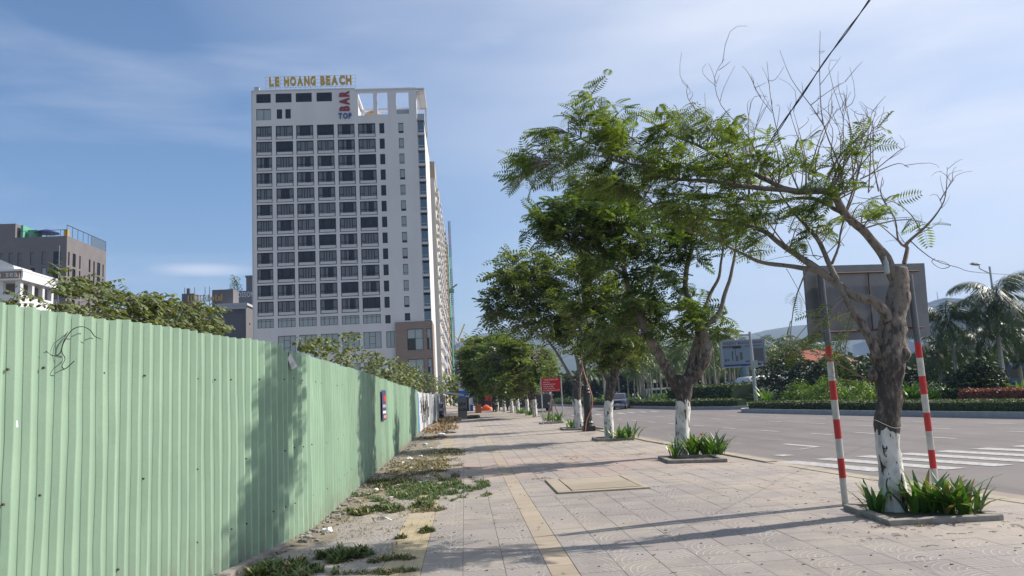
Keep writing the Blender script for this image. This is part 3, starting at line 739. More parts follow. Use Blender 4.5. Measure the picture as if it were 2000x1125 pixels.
# other faces of the body
q.quad((-38.7,HY+24,FZ),(-38.7,HY,FZ),(-38.7,HY,63.15),(-38.7,HY+24,63.15))
q.quad((-19,HY,56.9),(-19,HY+24,56.9),(-19,HY+24,63.15),(-19,HY,63.15)) if 0 else None
q.quad((-6.95,HY,FZ),(-6.95,HY+2.2,FZ),(-6.95,HY+2.2,62.7),(-6.95,HY,62.7)) 
q.quad((-38.7,HY,63.15),(-19,HY,63.15),(-19,HY+24,63.15),(-38.7,HY+24,63.15))
q.quad((-19,HY+.35,56.9),(-5.6,HY+.35,56.9),(-5.6,HY+24,56.9),(-19,HY+24,56.9))
q.quad((-19,HY+.6,56.9),(-19,HY+24,56.9),(-19,HY+24,63.15),(-19,HY+.6,63.15))
q.quad((-5.6,HY+.6,FZ),(-5.6,HY+24,FZ),(-5.6,HY+24,56.0),(-5.6,HY+.6,56.0))
q.quad((-5.6,HY+24,FZ),(-38.7,HY+24,FZ),(-38.7,HY+24,57),(-5.6,HY+24,57))
q.quad((-19,HY+.4,56.9),(-6.95,HY+.4,56.9),(-6.95,HY+.4,57.6),(-19,HY+.4,57.6))
# back face of free-standing frame, with openings
wallgrid(q,(-6.95,HY+.36,57.6),(-1,0),12.05,5.4,[(-6.95-b,-6.95-a,c-57.6+.0,d-57.6) for a,b,c,d in opens],.0,reveal=False)
q.build('wall',m_hotel,hotel)
q=MB(); q.box(-38.8,-18.9,HY-.08,HY+.3,63.15,63.35); q.box(-18.9,-5.3,HY-.08,HY+.5,62.72,62.98); q.box(-38.95,-38.7,HY-.05,HY+.5,0,63.3); q.build('parapet_coping',m_ledge,hotel)
# pergola
q=MB(); 
q.box(-5.6,-5.25,HY-.05,HY+10,62.3,62.7); q.box(-19,-5.3,HY+9.6,HY+10,62.2,62.7)
for xx in (-18.9,-12.0): q.box(xx,xx+.45,HY+.5,HY+10,62.2,62.7)
q.box(-7.0,-6.6,HY+.4,HY+10,62.3,62.6); 
q.box(-6.6,-5.6,HY+.1,HY+10,62.45,62.6)
q.box(-18.9,-18.5,HY+9.5,HY+9.9,56.9,62.2); q.box(-5.7,-5.3,HY+9.5,HY+9.9,56,62.2)
q.build('pergola',m_white,hotel)
q=MB(); q.box(-11.0,-7.1,HY+.6,HY+.66,57.0,58.9); q.box(-6.9,-5.5,HY+.05,HY+.1,56.4,57.7); q.box(-5.55,-5.5,HY+.1,HY+9,56.4,57.6); q.build('glass_balustrade',m_frost,hotel)
q=MB(); q.lathe((-15.9,HY+4,57),[(.06,0),(.06,2.3)]); q.lathe((-15.9,HY+4,58.9),[(1.9,0),(1.3,.7),(.1,1.15)],10); q.build('thatched_umbrella',m_weedd,hotel)
# windows: six variants of main window
def mainwin(v,w=3.3,h=2.78):
    t=.14; lz=.66
    if v%3==0: mull=(w*.27,w*.42,w*.58,w*.73); sp=[(t,w*.27,lz,h-t,1),(w*.27,w*.73,lz,h-t,0),(w*.73,w-t,lz,h-t,1)]
    elif v%3==1: mull=(w*.27,w*.73); sp=[(t,w*.2,lz,h-t,1),(w*.2,w*.82,lz,h-t,0),(w*.82,w-t,lz,h-t,1)]
    else: mull=(w*.25,w*.5,w*.62); sp=[(t,w*.3,lz,h-t,1),(w*.3,w*.36,lz,h-t,0),(w*.36,w*.5,lz,h-t,1),(w*.5,w*.8,lz,h-t,0),(w*.8,w-t,lz,h-t,1)]
    if v>=3: sp=[(a,b,c,d,(1-k) if (i%2==v%2) else k) for i,(a,b,c,d,k) in enumerate(sp)]
    bars=[(t,w*.27,lz+.5),(w*.73,w-t,lz+.5)] if v%2 else [(t,w-t,lz+.5)]
    return framemesh(w,h,t,.12,mull,bars), panemesh(w,h,t,.09,sp), boxmesh('ledge',t,w-t,-.02,.1,t,lz,m_ledge)
MW=[mainwin(v) for v in range(6)]
nar=framemesh(.98,2.1,.07,.1,(),((.07,.91,.45),)); nps=[panemesh(.98,2.1,.07,.07,[(.07,.91,.07,.45,k1),(.07,.91,.45,2.03,k2)]) for k1,k2 in ((0,0),(2,2),(0,2))]
for (x,z,w,h) in win:
    if w>2:
        f,p,l_=random.choice(MW); S=Matrix.Diagonal((w/3.3,1,h/2.78,1)); M=Matrix.Translation((x+22,.14,z))@S
        o=kid('window',f,hotel,M); kid('pane',p,o); kid('ledge',l_,o)
    else:
        M=Matrix.Translation((x+22,.14,z)); o=kid('window',nar,hotel,M); kid('pane',random.choice(nps[:1] if x<-12 and random.random()<.85 else nps[1:]),o)
def simplewin(x,z,w,h,mull,bars,k,t=.07,name='window'):
    f=framemesh(w,h,t,.1,mull,bars); p=panemesh(w,h,t,.07,[(t,w-t,t,h-t,k)]); o=kid(name,f,hotel,Matrix.Translation((x+22,.14,z))); kid('pane',p,o); return o
for (x,w) in bays: simplewin(x,16.65,w,1.7,(w*.22,w*.5,w*.76),((.07,w-.07,1.25),),2)
simplewin(-14.3,16.5,1.0,1.6,(),((.07,.93,.9),),0); simplewin(-10.6,16.9,1.0,1.4,(),(),0)
for (x,w) in bays[1:]: simplewin(x,11.9,w,3.15,(w*.33,w*.67),((w*.33,w*.67,.9),(w*.33,w*.67,2.3)),2); simplewin(x,6.0,w,3.3,(w*.33,w*.67),(),2)
simplewin(-14.2,11.9,1.6,3.1,(.8,),(),2)
for a,b in tops: simplewin(a,60.75,b-a,1.85,((b-a)/2,),((.07,b-a-.07,.6),(.07,b-a-.07,1.2)),0)
simplewin(-38.0,57.25,2.8,2.3,(1.4,),(),2); simplewin(-34.1,57.45,1.05,1.95,(),(),0); simplewin(-32.45,57.45,1.05,1.95,(),(),0)
# glazed corner bays
for i in range(13):
    z=56.1-3.127*i; q=MB(); q.box(-6.88,-5.66,HY+.25,HY+.6,z-2.6,z-.05); b_=q.build('corner_glazing',m_glassb,hotel)
    q=MB(); q.box(-6.93,-5.55,HY-.05,HY+.65,z-.12-3.127+.55,z-3.127+.75+.12); q.box(-6.9,-6.83,HY+.1,HY+.22,z-2.5,z-.1); q.box(-5.66,-5.58,HY+.1,HY+.22,z-2.5,z-.1); q.box(-6.83,-5.66,HY+.12,HY+.2,z-1.75,z-1.68); q.build('balcony_slab',m_ledge,hotel)
# brown stone base at the right
bh=[(2.2,5.2,11.2,15.2),(5.9,6.7,11.2,15.2),(2.2,5.2,6.0,9.5),(5.9,6.7,6.0,9.5)]
q=MB(); wallgrid(q,(-12.45,HY-.5,FZ),(1,0),7.0,16.6-FZ,[(a,b,c-FZ,d-FZ) for a,b,c,d in bh],.4)
q.quad((-12.45,HY-.5,16.6),(-5.45,HY-.5,16.6),(-5.45,HY+.6,16.6),(-12.45,HY+.6,16.6)); q.quad((-5.45,HY-.5,FZ),(-5.45,HY+9,FZ),(-5.45,HY+9,16.6),(-5.45,HY-.5,16.6)); q.quad((-12.45,HY+.0,FZ),(-12.45,HY-.5,FZ),(-12.45,HY-.5,16.6),(-12.45,HY,16.6))
q.build('stone_base',m_brown,hotel)
for a,b,c,d in bh:
    f=framemesh(b-a,d-c,.08,.1,((b-a)/2,) if b-a>2 else (),((.08,b-a-.08,(d-c)*.55),)); p=panemesh(b-a,d-c,.08,.07,[(.08,(b-a)*.5,.08,(d-c)*.55,0),((b-a)*.5,b-a-.08,.08,(d-c)*.55,2),(.08,b-a-.08,(d-c)*.55,d-c-.08,2)])
    o=kid('window',f,hotel,Matrix.Translation((-12.45+a+22,-.5+.18,c))); kid('pane',p,o)
q=MB(); q.box(-5.5,-3.6,HY+3,HY+12,4.6,4.9); q.build('canopy',m_steel,hotel)
q=MB(); q.box(-38.5,-37.6,HY+.6,HY+1.4,63.3,64.3); q.build('roof_tank',m_steel,hotel)
# ---- letters
CH={}
def chmesh(ch,material,ext=.03,bold=0.):
    key=(ch,material.name,ext,bold)
    if key in CH: return CH[key]
    cu=bpy.data.curves.new('t','FONT'); cu.body=ch; cu.size=1; cu.extrude=ext; cu.offset=bold; cu.resolution_u=3
    o=bpy.data.objects.new('t',cu); COL.objects.link(o); dg=bpy.context.evaluated_depsgraph_get(); dg.update()
    me=bpy.data.meshes.new_from_object(o.evaluated_get(dg)); bpy.data.objects.remove(o); bpy.data.curves.remove(cu)
    co=np.zeros(len(me.vertices)*3); me.vertices.foreach_get('co',co); co=co.reshape(-1,3)
    if len(co)==0: return None
    mn,mx_=co.min(0),co.max(0); w=mx_[0]-mn[0]; h=mx_[1]-mn[1]
    co[:,0]=(co[:,0]-mn[0]); co[:,1]=(co[:,1]-mn[1])
    c2=np.stack([co[:,0],-co[:,2],co[:,1]],1)      # stands upright facing -Y
    me.vertices.foreach_set('co',c2.ravel()); me.materials.clear(); me.materials.append(material); me.update()
    me.name='letter'; CH[key]=(me,w,h); return CH[key]
def word(text,parent,o,e,W_,H_,material,ext=.03,bold=.02,gap=.12,space=.5,upright=True,zdir=(0,0,1),indiv=True,name='letter',ys=1.):
    """letters of a word filling width W_, height H_ from corner o along e"""
    cells=[]
    for ch in text:
        if ch==' ': cells.append((None,space)); continue
        me=chmesh(ch,material,ext,bold); cells.append((me,me[1]+gap))
    tot=sum(c[1] for c in cells)-gap; sx=W_/tot; x=0; e=Vector((e[0],e[1],e[2] if len(e)>2 else 0)); zv=Vector(zdir); nv=zv.cross(e)*1.0
    for (me,w),ch in zip(cells,text):
        if me:
            hh=H_/me[2]; 
            if ch.islower() and ch not in 'bdfhklt': hh=H_*.75/me[2]
            A=e*sx; B=nv; C_=zv*hh
            M=Matrix(((A.x,B.x,C_.x,0),(A.y,B.y,C_.y,0),(A.z,B.z,C_.z,0),(0,0,0,1))); M.translation=Vector(o)+e*(x*sx)-WL[parent.name]
            ob=bpy.data.objects.new(name,me[0]); COL.objects.link(ob); ob.parent=parent; ob.matrix_local=M; WL[ob.name]=WL[parent.name]
        x+=w
sg=thing('rooftop_sign','gold letters LE HOANG BEACH on an open frame along the hotel roof','sign',(-27,HY,63.3))
q=MB()
for z in (63.75,64.6,65.3,66.0): q.box(-36.2,-18.75,HY-.02,HY+.06,z,z+.05)
xx=-36.2
while xx<-18.6: q.box(xx,xx+.05,HY-.02,HY+.06,63.3,66.05); xx+=.97
for xx in (-32.2,-27.7,-21.5): q.tube([(xx,HY+.1,65.6),(xx,HY+2.2,63.2)],.08,4)
q.build('frame',m_steel,sg)
xs_=[(526,546,'LE'),(555,617,'HOANG'),(626,687,'BEACH')]
for a,b,tx in xs_:
    A=AY(a,170,HY-.15); B=AY(b,170,HY-.15); word(tx,sg,(A[0],HY-.15,63.95),(1,0),B[0]-A[0],2.0,m_gold,.12,.055,gap=.13)
sb=thing('bar_sign','dark red vertical letters BAR above blue TOP on the hotel facade','sign',(-21,HY,57))
word('BAR',sb,(-19.98,HY-.1,58.65),(0,0,1),4.1,2.0,m_redl,.06,.045,zdir=(-1,0,0))
word('TOP',sb,(-22.2,HY-.1,57.05),(1,0),2.55,1.2,m_bluel,.06,.045)
# ---- generic buildings behind
def building(name,label,x0,x1,y0,y1,z1,wall,wins_front,wins_side,side='right',z0=-.3,parent=None,cat='building'):
    t=parent or thing(name,label,cat,((x0+x1)/2,y0,0)); bx_,by_=WL[t.name].x,WL[t.name].y
    q=MB(); wallgrid(q,(x0,y0,z0),(1,0),x1-x0,z1-z0,[(a-x0,b-x0,c-z0,d-z0) for a,b,c,d,*_ in wins_front],.2)
    if side=='right': wallgrid(q,(x1,y0,z0),(0,1),y1-y0,z1-z0,[(a-y0,b-y0,c-z0,d-z0) for a,b,c,d,*_ in wins_side],.2); q.quad((x0,y1,z0),(x0,y0,z0),(x0,y0,z1),(x0,y1,z1))
    q.quad((x0,y0,z1),(x1,y0,z1),(x1,y1,z1),(x0,y1,z1)); q.quad((x1,y1,z0),(x0,y1,z0),(x0,y1,z1),(x1,y1,z1))
    q.build('wall',wall,t); cache={}
    for wn in wins_front:
        a,b,c,d=wn[:4]; k=wn[4] if len(wn)>4 else 0; key=(round(b-a,2),round(d-c,2),k)
        if key not in cache: w,h=b-a,d-c; cache[key]=(framemesh(w,h,.07,.1,(w/2,) if w>1.2 else (),((.07,w-.07,h*.4),)),panemesh(w,h,.07,.07,[(.07,w-.07,.07,h-.07,k)]))
        o=kid('window',cache[key][0],t,Matrix.Translation((a-bx_,y0+.08-by_,c))); kid('pane',cache[key][1],o)
    for wn in wins_side:
        a,b,c,d=wn[:4]; k=wn[4] if len(wn)>4 else 0; key=(round(b-a,2),round(d-c,2),k)
        if key not in cache: w,h=b-a,d-c; cache[key]=(framemesh(w,h,.07,.1,(w/2,) if w>1.2 else (),((.07,w-.07,h*.4),)),panemesh(w,h,.07,.07,[(.07,w-.07,.07,h-.07,k)]))
        o=kid('window',cache[key][0],t,Matrix.Translation((x1-.08-bx_,a-by_,c))@Matrix.Rotation(math.pi/2,4,'Z')); kid('pane',cache[key][1],o)
    return t
# dark grey hotel on the left
D=170.; XR=-82.8; wf=[];ws=[]
for fl in range(8):
    zb=34.3-3.35*fl
    k=random.Random(fl)
    for cx in np.arange(-109,-84.5,2.35):
        xx=cx+k.uniform(-.3,.3); w=k.choice([.7,.7,1.5,.9]); wf.append((xx,xx+w,zb,zb+2.7,k.choice([0,0,1,2,1])))
    for a,w in ((170.7,.6),(172.6,1.4),(175.6,.6),(180.0,.8),(182.2,.7),(184.0,1.6),(186.8,.6)): ws.append((a,a+w,zb-.2,zb+2.7,0))
g1=building('city_hotel','dark grey hotel block with narrow upright windows and a roof terrace, at the far left','%d'%0 if 0 else -110.,XR,D,188.5,40.3,m_brick,wf,ws)
q=MB(); q.box(-110,-93.5,D+.1,D+9,40.3,43.4); q.build('stair_house',m_brick,g1)
q=MB(); q.box(XR-.12,XR-.04,D+11,188.5,40.3,42.6); q.box(XR-3,XR,188.3,188.4,40.3,42.6); q.build('glass_railing',m_glassb,g1)
q=MB(); q.box(XR-.12,XR-.04,D,188.5,42.6,42.72); q.box(-93,XR,D,D+.06,41.6,41.7)
for yy in np.arange(D,D+12,2.4): q.box(XR-.1,XR-.04,yy,yy+.08,40.3,42.6)
for xx in np.arange(-93,XR,2.2): q.box(xx,xx+.06,D,D+.06,40.3,41.6)
q.build('roof_railing',m_frame,g1)
q=MB(); q.box(-92,-90,D+2,D+4,40.4,42.3); q.box(-92.9,-92.4,D+1,D+6,40.4,43.2); q.build('green_netting',m_green_net,g1)
q=MB(); q.lathe((-88.5,D+3,40.4),[(.08,0),(.08,1.7)]); q.lathe((-88.5,D+3,41.7),[(2.6,0),(1.4,.5),(.1,.9)],8); q.build('parasol',m_bluel,g1)
q=MB(); q.box(-84,-83.2,D+1,D+1.8,40.4,41.9); q.build('roof_box',m_gold,g1)
q=MB(); q.box(XR-1.5,XR-1.35,D-.16,D-.02,20,38.2); q.build('downpipe',m_white,g1)
# white hotel, sea sign
D2=120.; g2=thing('seaside_hotel','white hotel with an open top floor and a brown sign ending in n sea','building',(-70,D2,0))
q=MB(); q.box(-90,-65.0,D2,D2+9,-.3,19.2); q.box(-90,-65,D2,D2+.3,19.2,20.4); q.box(-65.3,-65,D2+.3,D2+9,19.2,20.4); q.build('wall',m_white,g2)
q=MB(); q.box(-90,-64.6,D2-.3,D2+10,22.5,22.75); q.box(-90,-64.6,D2-.25,D2+10,23.85,24.15); q.build('roof_slab',m_white,g2)
q=MB(); q.box(-64.95,-64.65,D2+.0,D2+10,22.75,23.85); q.build('side_fascia',m_white,g2)
q=MB(); q.poly([(-90,D2+.2,24.15),(-66,D2+.2,24.15),(-66.2,D2+.2,24.8),(-68,D2+.2,25.7),(-90,D2+.2,29)]); q.box(-90,-66.5,D2+.3,D2+6,24.15,24.9); q.build('gable',m_white,g2)
for xx in (-65.9,-68.4,-71.4): 
    q=MB(); q.box(xx,xx+.75,D2+.35,D2+1.1,19.2,22.5); q.build('column',m_white,g2)
for yy_ in (3.5,6.5,9.2):
    q=MB(); q.box(-65.75,-65.1,D2+yy_,D2+yy_+.6,19.2,22.5); q.build('column',m_white,g2)
q=MB(); q.box(-90,-66.9,D2+3.2,D2+9,19.2,22.5); q.build('inner_wall',m_grey,g2)
q=MB(); q.box(-80,-65.05,D2-.3,D2-.05,22.75,23.85); q.build('sign_board',m_brown,g2)
word('n sea',g2,(-68.1,D2-.36,22.95),(1,0),2.85,.85,m_ledge,.03,.015,indiv=True)
g3=building('grey_hotel','low grey building behind the shrubs with letters of the little gold hotel on its roof',None or -69.4,-53.6,200.,212.,27.6,m_grey,[(-59.3,-57.2,21.2,23.0,2),(-60.5,-59.8,25.9,26.4,0)],[(203,204,23,23.5,0),(203,204,19,19.5,0)])
q=MB(); q.box(-60.5,-53.2,199.2,212,27.6,28.2); q.box(-60.5,-53.2,199.3,199.5,26.7,27.6); q.build('roof_edge',m_ledge,g3)
q=MB(); q.box(-69.3,-66.3,200,204,27.6,31.2); q.box(-68.3,-67.6,200.5,201.2,31.2,32.6); q.box(-62.2,-57.0,201,206,27.6,32.0); 
for xx in (-69.0,-66.6,-64.0,-62.9): q.box(xx,xx+.12,201,201.12,27.6,32.9)
q.build('roof_rooms',m_grey,g3)
w1=AY(366,592,199)[0]; word('LITTLE',g3,(w1,199.2,28.9),(1,0),4.3,1.7,m_gold,.05,.01); word('GOLD',g3,(AY(383,590,199)[0]+.9,199.2,28.9),(1,0),2.6,1.7,m_ledge,.05,.01); word('hotel',g3,(AY(405,585,199)[0],199.2,28.9),(1,0),3.5,1.7,m_gold,.05,.02)
g4=building('blossom_hotel','blue grey hotel wall marked THE BLOSSOM H just left of the white tower',-60.5,-45.,214.,226.,33.4,mat('bluegrey_render',(.20,.205,.235),.9,(.17,.175,.205),.2),[(-55.2,-54.6,z,z+.8,0) for z in (29.2,26.1,23,20)],[])
q=MB(); q.box(-57.3,-45,214.2,222,33.4,37.0); q.box(-57.5,-45,214,222,37.0,37.5); q.build('roof_room',m_grey,g4)
w0=AY(440,575,214)[0]; word('THE BLOSSOM H',g4,(w0-1.2,213.8,31.6),(1,0),10.3,1.45,m_white,.03,.02)
bush('roof_tree',(-60.6,216,33.4),1.9,1.9,4.2,600,.32,m_leafC,'small tree standing on the roof of the blossom hotel','tree')
# street side towers beyond the white hotel
m_w2=mat('warm_white_render',(.60,.57,.53),.85)
def tower(name,label,x1,y0,y1,z1,wall,slab,step=3.3,depth=20,bal=None,slabm=m_white,tx=0):
    wf=[];ws=[]; z=z1-3
    while z>3:
        for yy in np.arange(y0+1.2,y1-2,4.2): ws.append((yy,yy+2.2,z,z+1.9,0))
        z-=step
    t=building(name,label,x1-depth,x1,y0,y1,z1,wall,wf,ws); z=z1-3.3
    q=MB()
    while z>3:
        for yy in np.arange(y0+.6,y1-2,8.4): q.box(x1,x1+slab,yy,yy+4.0,z,z+.25); q.box(x1+slab-.1,x1+slab,yy,yy+4.0,z+.25,z+1.1)
        z-=step
    q.build('balconies',slabm,t); return t
def gx(x,y,X): return AX(x,y,X)
t1=tower('balcony_tower','narrow white tower with stacked curved balconies behind the white hotel',-4.75,178,206,52.5,m_w2,.75)
q=MB(); q.box(-4.75-3,-4.6,178,190,52.5,56.5); q.build('roof_room',m_beige,t1)
t2=tower('striped_tower','beige tower with blue glazing and a stepped roof behind the balcony tower',-4.9,224,262,61,m_beige,.6,slabm=m_white); 
q=MB(); 
for z in np.arange(6,58,3.3): q.box(-4.9,-4.72,226,238,z,z+1.6)
q.build('blue_glazing',m_bluel,t2)
q=MB(); q.box(-9,-4.9,228,236,61,63.5); q.box(-6,-5.2,240,244,61,65); q.build('roof_room',m_beige,t2)
t3=tower('beige_tower','unfinished beige tower with small dark openings next to the green scaffold',-4.5,268,300,62,m_beige,.5,slabm=m_beige)
t4=thing('scaffolded_tower','tower under construction wrapped in green scaffold netting','building',(-12,306,0))
q=MB(); q.box(-22,-4.6,306,330,-.3,60); q.build('concrete_core',m_conc,t4)
q=MB(); q.box(-4.6,-3.6,305,330,-.3,33); q.box(-4.6,-3.9,306,330,33,62); q.box(-4.6,-2.2,306,309,43,44.2); 
q.tube([(-3.8,306,44),(-.9,306,46)],.35,5)
q.build('green_netting',m_green_net,t4)
for z in np.arange(4,60,3.3):
    q=MB(); q.box(-4.8,-3.5,304.8,305.0,z,z+.15); q.build('scaffold_deck',m_steel,t4)
def lattice(name,label,x,y,z1,w,seg,mats,z0=0.):
    t=thing(name,label,'crane',(x,y,0)); k=0; z=z0
    while z<z1:
        q=MB(); r_=.09*w/1.0
        for sx in (-1,1):
            for sy in (-1,1): q.box(x+sx*w/2-r_,x+sx*w/2+r_,y+sy*w/2-r_,y+sy*w/2+r_,z,min(z1,z+seg))
        for zz in np.arange(z,min(z1,z+seg),w):
            for (a,b) in (((-1,-1),(1,-1)),((1,-1),(1,1)),((1,1),(-1,1)),((-1,1),(-1,-1))):
                q.tube([(x+a[0]*w/2,y+a[1]*w/2,zz),(x+b[0]*w/2,y+b[1]*w/2,zz+w)],r_*.8,4)
                q.tube([(x+a[0]*w/2,y+a[1]*w/2,zz),(x+b[0]*w/2,y+b[1]*w/2,zz)],r_*.7,4)
        q.build('mast_section',mats[k%len(mats)],t); k+=1; z+=seg
    return t
cp=AX(877,432,-3.2); m_drk=mat('dark_mast_paint',(.10,.05,.06),.7)
lattice('hoist_mast','slender red and dark lattice hoist mast rising beside the green netting',-3.2,float(cp[1]),float(cp[2]),.85,5.,[m_drk,mat('mast_red',(.35,.05,.05),.7),m_drk,m_steel])
cr=lattice('tower_crane','distant grey tower crane with a short raised yellow jib','%d'%0 if 0 else -3.0,560.,42.,2.2,8,[m_steel])
q=MB(); q.tube([(-3,560,42),(2.5,560,54)],.5,4); q.tube([(-3,560,43),(-8,560,52)],.25,4); q.box(-1.2,1.4,559,561,41,44); q.build('jib',mat('crane_yellow',(.5,.33,.03),.6),cr)
def far_block(label,x,y,w,h,m,d=14,group=None):
    wf=[(xx,xx+1.6,z,z+1.4,0) for xx in np.arange(x+1,x+w-2,3.2) for z in np.arange(3,h-3,3.4)]
    return building('far_tower',label,x,x+w,y,y+d,h,m,wf,[],)
m_faint=mat('pale_far_render',(.45,.45,.47),.9)
far_block('pale tall far block at the end of the sidewalk right of the green netting',-4.5,420,7,20,m_faint)
far_block('lower bluish far block behind the pale one at the street end',-3.0,470,11,17,m_grey)
far_block('white far block with balconies behind the hoist mast',-5.0,380,4.2,26,m_white)
# ------------------------------------------------------------------ hills
def ridge(name,pts,Y,depth,material):
    """pts: pixel outline -> real terrain strip of depth"""
    P=[AY(x,y,Y) for x,y in pts]; xs=np.array([p[0] for p in P]); zs=np.array([p[2] for p in P])
    nx,ny=160,14; X=np.linspace(xs[0],xs[-1],nx); H_=np.interp(X,xs,zs); V=[];F=[]
    for j in range(ny):
        t=j/(ny-1); prof=math.sin(t*math.pi)**.8 if j not in (0,ny-1) else 0
        for i in range(nx):
            h=H_[i]*prof*(1+.10*noise.noise(Vector((X[i]*.006,j*.5,0)))*(1 if j!=ny//2 else .4)); V.append((X[i]+noise.noise(Vector((i*.3,j,0)))*20,Y-depth/2+depth*t,max(h,-1)))
    for j in range(ny-1):
        for i in range(nx-1): a=j*nx+i; F.append((a,a+1,a+1+nx,a+nx))
    o=link(name,fastmesh(name,V,F,material)); 
    for p in o.data.polygons: p.use_smooth=True
    o['kind']='structure'; return o
m_hill=mat('forested_hill',(.055,.075,.045),1,(.035,.05,.035),.02,detail=8)
ridge('hill',[(860,690),(905,668),(930,656),(990,650),(1080,655),(1200,652),(1300,668),(1400,670),(1440,655),(1500,645),(1540,638),(1590,634),(1650,640),(1720,648),(1800,655),(1900,660),(2060,668)],2600,1400,m_hill)
ridge('hill_right',[(1700,665),(1760,640),(1810,600),(1835,584),(1850,588),(1880,600),(1940,612),(2060,640),(2200,660)],2000,900,m_hill)
q=MB(); p=AY(1832,586,2000); q.tube([(p[0],2000,p[2]-20),(p[0],2000,p[2]+22)],[2.0,.8],5); tag(q.build('hill_mast',m_white),'thin antenna mast on the hilltop at the right','mast')
# ------------------------------------------------------------------ fence
CORR=[(0,0),(.098,0),(.108,.044),(.142,.044),(.158,0),(.18,0)]     # one period along the fence, height outwards
def sheet(p0,p1,zb0,zb1,zt,material,parent,out=(1,0),dent=.01,seed=0,lean=0.,nper=6,torn=False,per=None,name='sheet'):
    p0=np.array(p0,float);p1=np.array(p1,float); L_=np.linalg.norm(p1-p0); e=(p1-p0)/L_; nn=np.array([e[1],-e[0]])
    if nn@np.array(out)<0: nn=-nn
    xs=[];hs=[]
    per=per or max(1,round(L_/.18)); s_=L_/(per*.18)
    for k in range(per):
        for (a,h) in CORR[:-1]: xs.append((k*.18+a)*s_); hs.append(h*1.1)
    xs.append(L_); hs.append(0)
    NZ=9; V=[];F=[]
    for j in range(NZ):
        t=j/(NZ-1)
        for i,(x,h) in enumerate(zip(xs,hs)):
            f=x/L_; zb=zb0+(zb1-zb0)*f; top=zt+.010*noise.noise(Vector((x*5+seed,0,3)))
            z=zb+(top-zb)*t
            d=dent*noise.noise(Vector((x*2.0+seed*3.1,z*1.1,seed)))+dent*.5*noise.noise(Vector((x*6+seed,z*4,seed)))
            if j==NZ-1: d+=.008*noise.noise(Vector((x*15,seed,0)))
            xx=x+lean*(z-1)
            q=p0+e*xx+nn*(h+d); V.append((q[0],q[1],z))
    n=len(xs)
    for j in range(NZ-1):
        for i in range(n-1): a=j*n+i; F.append((a,a+1,a+1+n,a+n) if e[1]>0 else (a,a+n,a+1+n,a+1))
    off=WL[parent.name]; V=[(a-off.x,b-off.y,c-off.z) for a,b,c in V]
    me=fastmesh('sheet',V,F,material); o=link(name,me,parent)
    # screws along the rails
    return o
fenceA=[(-3.45,3.6),(-3.14,5.56),(-2.73,8.18),(-2.34,10.30)]
fenceB=[(-2.335,10.30),(-2.20,11.4),(-2.21,13.1),(-2.26,19.1),(-2.33,29.0),(-2.40,40.4)]
fenceC=[(-2.42,40.5),(-2.46,48),(-2.30,62),(-2.15,90)]
def walk(pl,step):
    out=[];
    for a,b in zip(pl,pl[1:]):
        a=np.array(a);b=np.array(b); L_=np.linalg.norm(b-a); n=max(1,round(L_/step))
        for k in range(n): out.append((tuple(a+(b-a)*k/n),tuple(a+(b-a)*(k+1)/n)))
    return out
def gz(y): # ground rubble hides the foot: the sheets end above ground
    return .03+.10*max(0,noise.noise(Vector((y*.35,1,0))))+.01*min(8,max(0,y-20)/5)
fa=thing('site_fence','near stretch of pale green corrugated sheet metal hoarding at the left edge','fence',(-3,7,0))
fb=thing('site_fence','green corrugated hoarding carrying the small poster, beyond the torn sheet','fence',(-2.2,20,0))
fc=thing('graffiti_fence','grey white graffitied sheet fence at the far end of the green hoarding','fence',(-2.3,60,0))
def screws(parent,segs,zs,matl,every=2):
    q=MB()
    for (a,b) in segs:
        a=np.array(a);b=np.array(b); L_=np.linalg.norm(b-a); e=(b-a)/L_
        for z in zs:
            for k in range(int(L_/.18)):
                if (k%every)==0 and random.random()<.8:
                    p=a+e*(k*.18+.05); zz=z+uni(-.01,.01)+.02*math.sin(p[1]*1.3); q.lathe((p[0]+.030,p[1],zz-.008),[(.010,0),(.013,.008),(.009,.016)],5)
    stuffk(q.build('screws',matl,parent))
i=0
for pl,par,ml,h,dn in ((fenceA,fa,[m_fence],2.51,.008),(fenceB,fb,[m_fence,m_fence,m_fence2],2.42,.010)):
    sg_=walk(pl,1.08)
    for (a,b) in sg_:
        far=min(1,max(0,(a[1]-13)/40)); zt=h-.28*far+uni(-.022,.018)
        jo=uni(0,.016)*(1 if i%2 else .3); a=(a[0]+jo,a[1]-.03); b=(b[0]+jo+uni(-.004,.004),b[1]+.02)
        sheet(a,b,gz(a[1]),gz(b[1]),zt,random.choice(ml),par,dent=dn*uni(.8,2.2),seed=i,lean=uni(-.018,.006) ); i+=1
    screws(par,sg_,(.45,1.15,2.05),m_rust)
    # rails and posts behind the sheets
    q=MB()
    for (a,b) in sg_:
        for z in (.5,1.3,2.1): q.tube([(a[0]-.06,a[1],z),(b[0]-.06,b[1],z)],.022,4)
        q.box(a[0]-.13,a[0]-.07,a[1]-.03,a[1]+.03,0,h-.12-.28*min(1,max(0,(a[1]-13)/40)))
    q.build('rail',m_rust,par)
for k,(a,b) in enumerate(walk(fenceC,1.25)):
    ml=m_fblue if k==0 else (m_white if k in(1,2,3,6,9,14,20) else m_fgrey)
    sheet(a,b,gz(a[1]),gz(b[1]),2.14+uni(-.10,.08),ml,fc,dent=.03,seed=i,lean=uni(-.02,.02),name='sheet'); i+=1
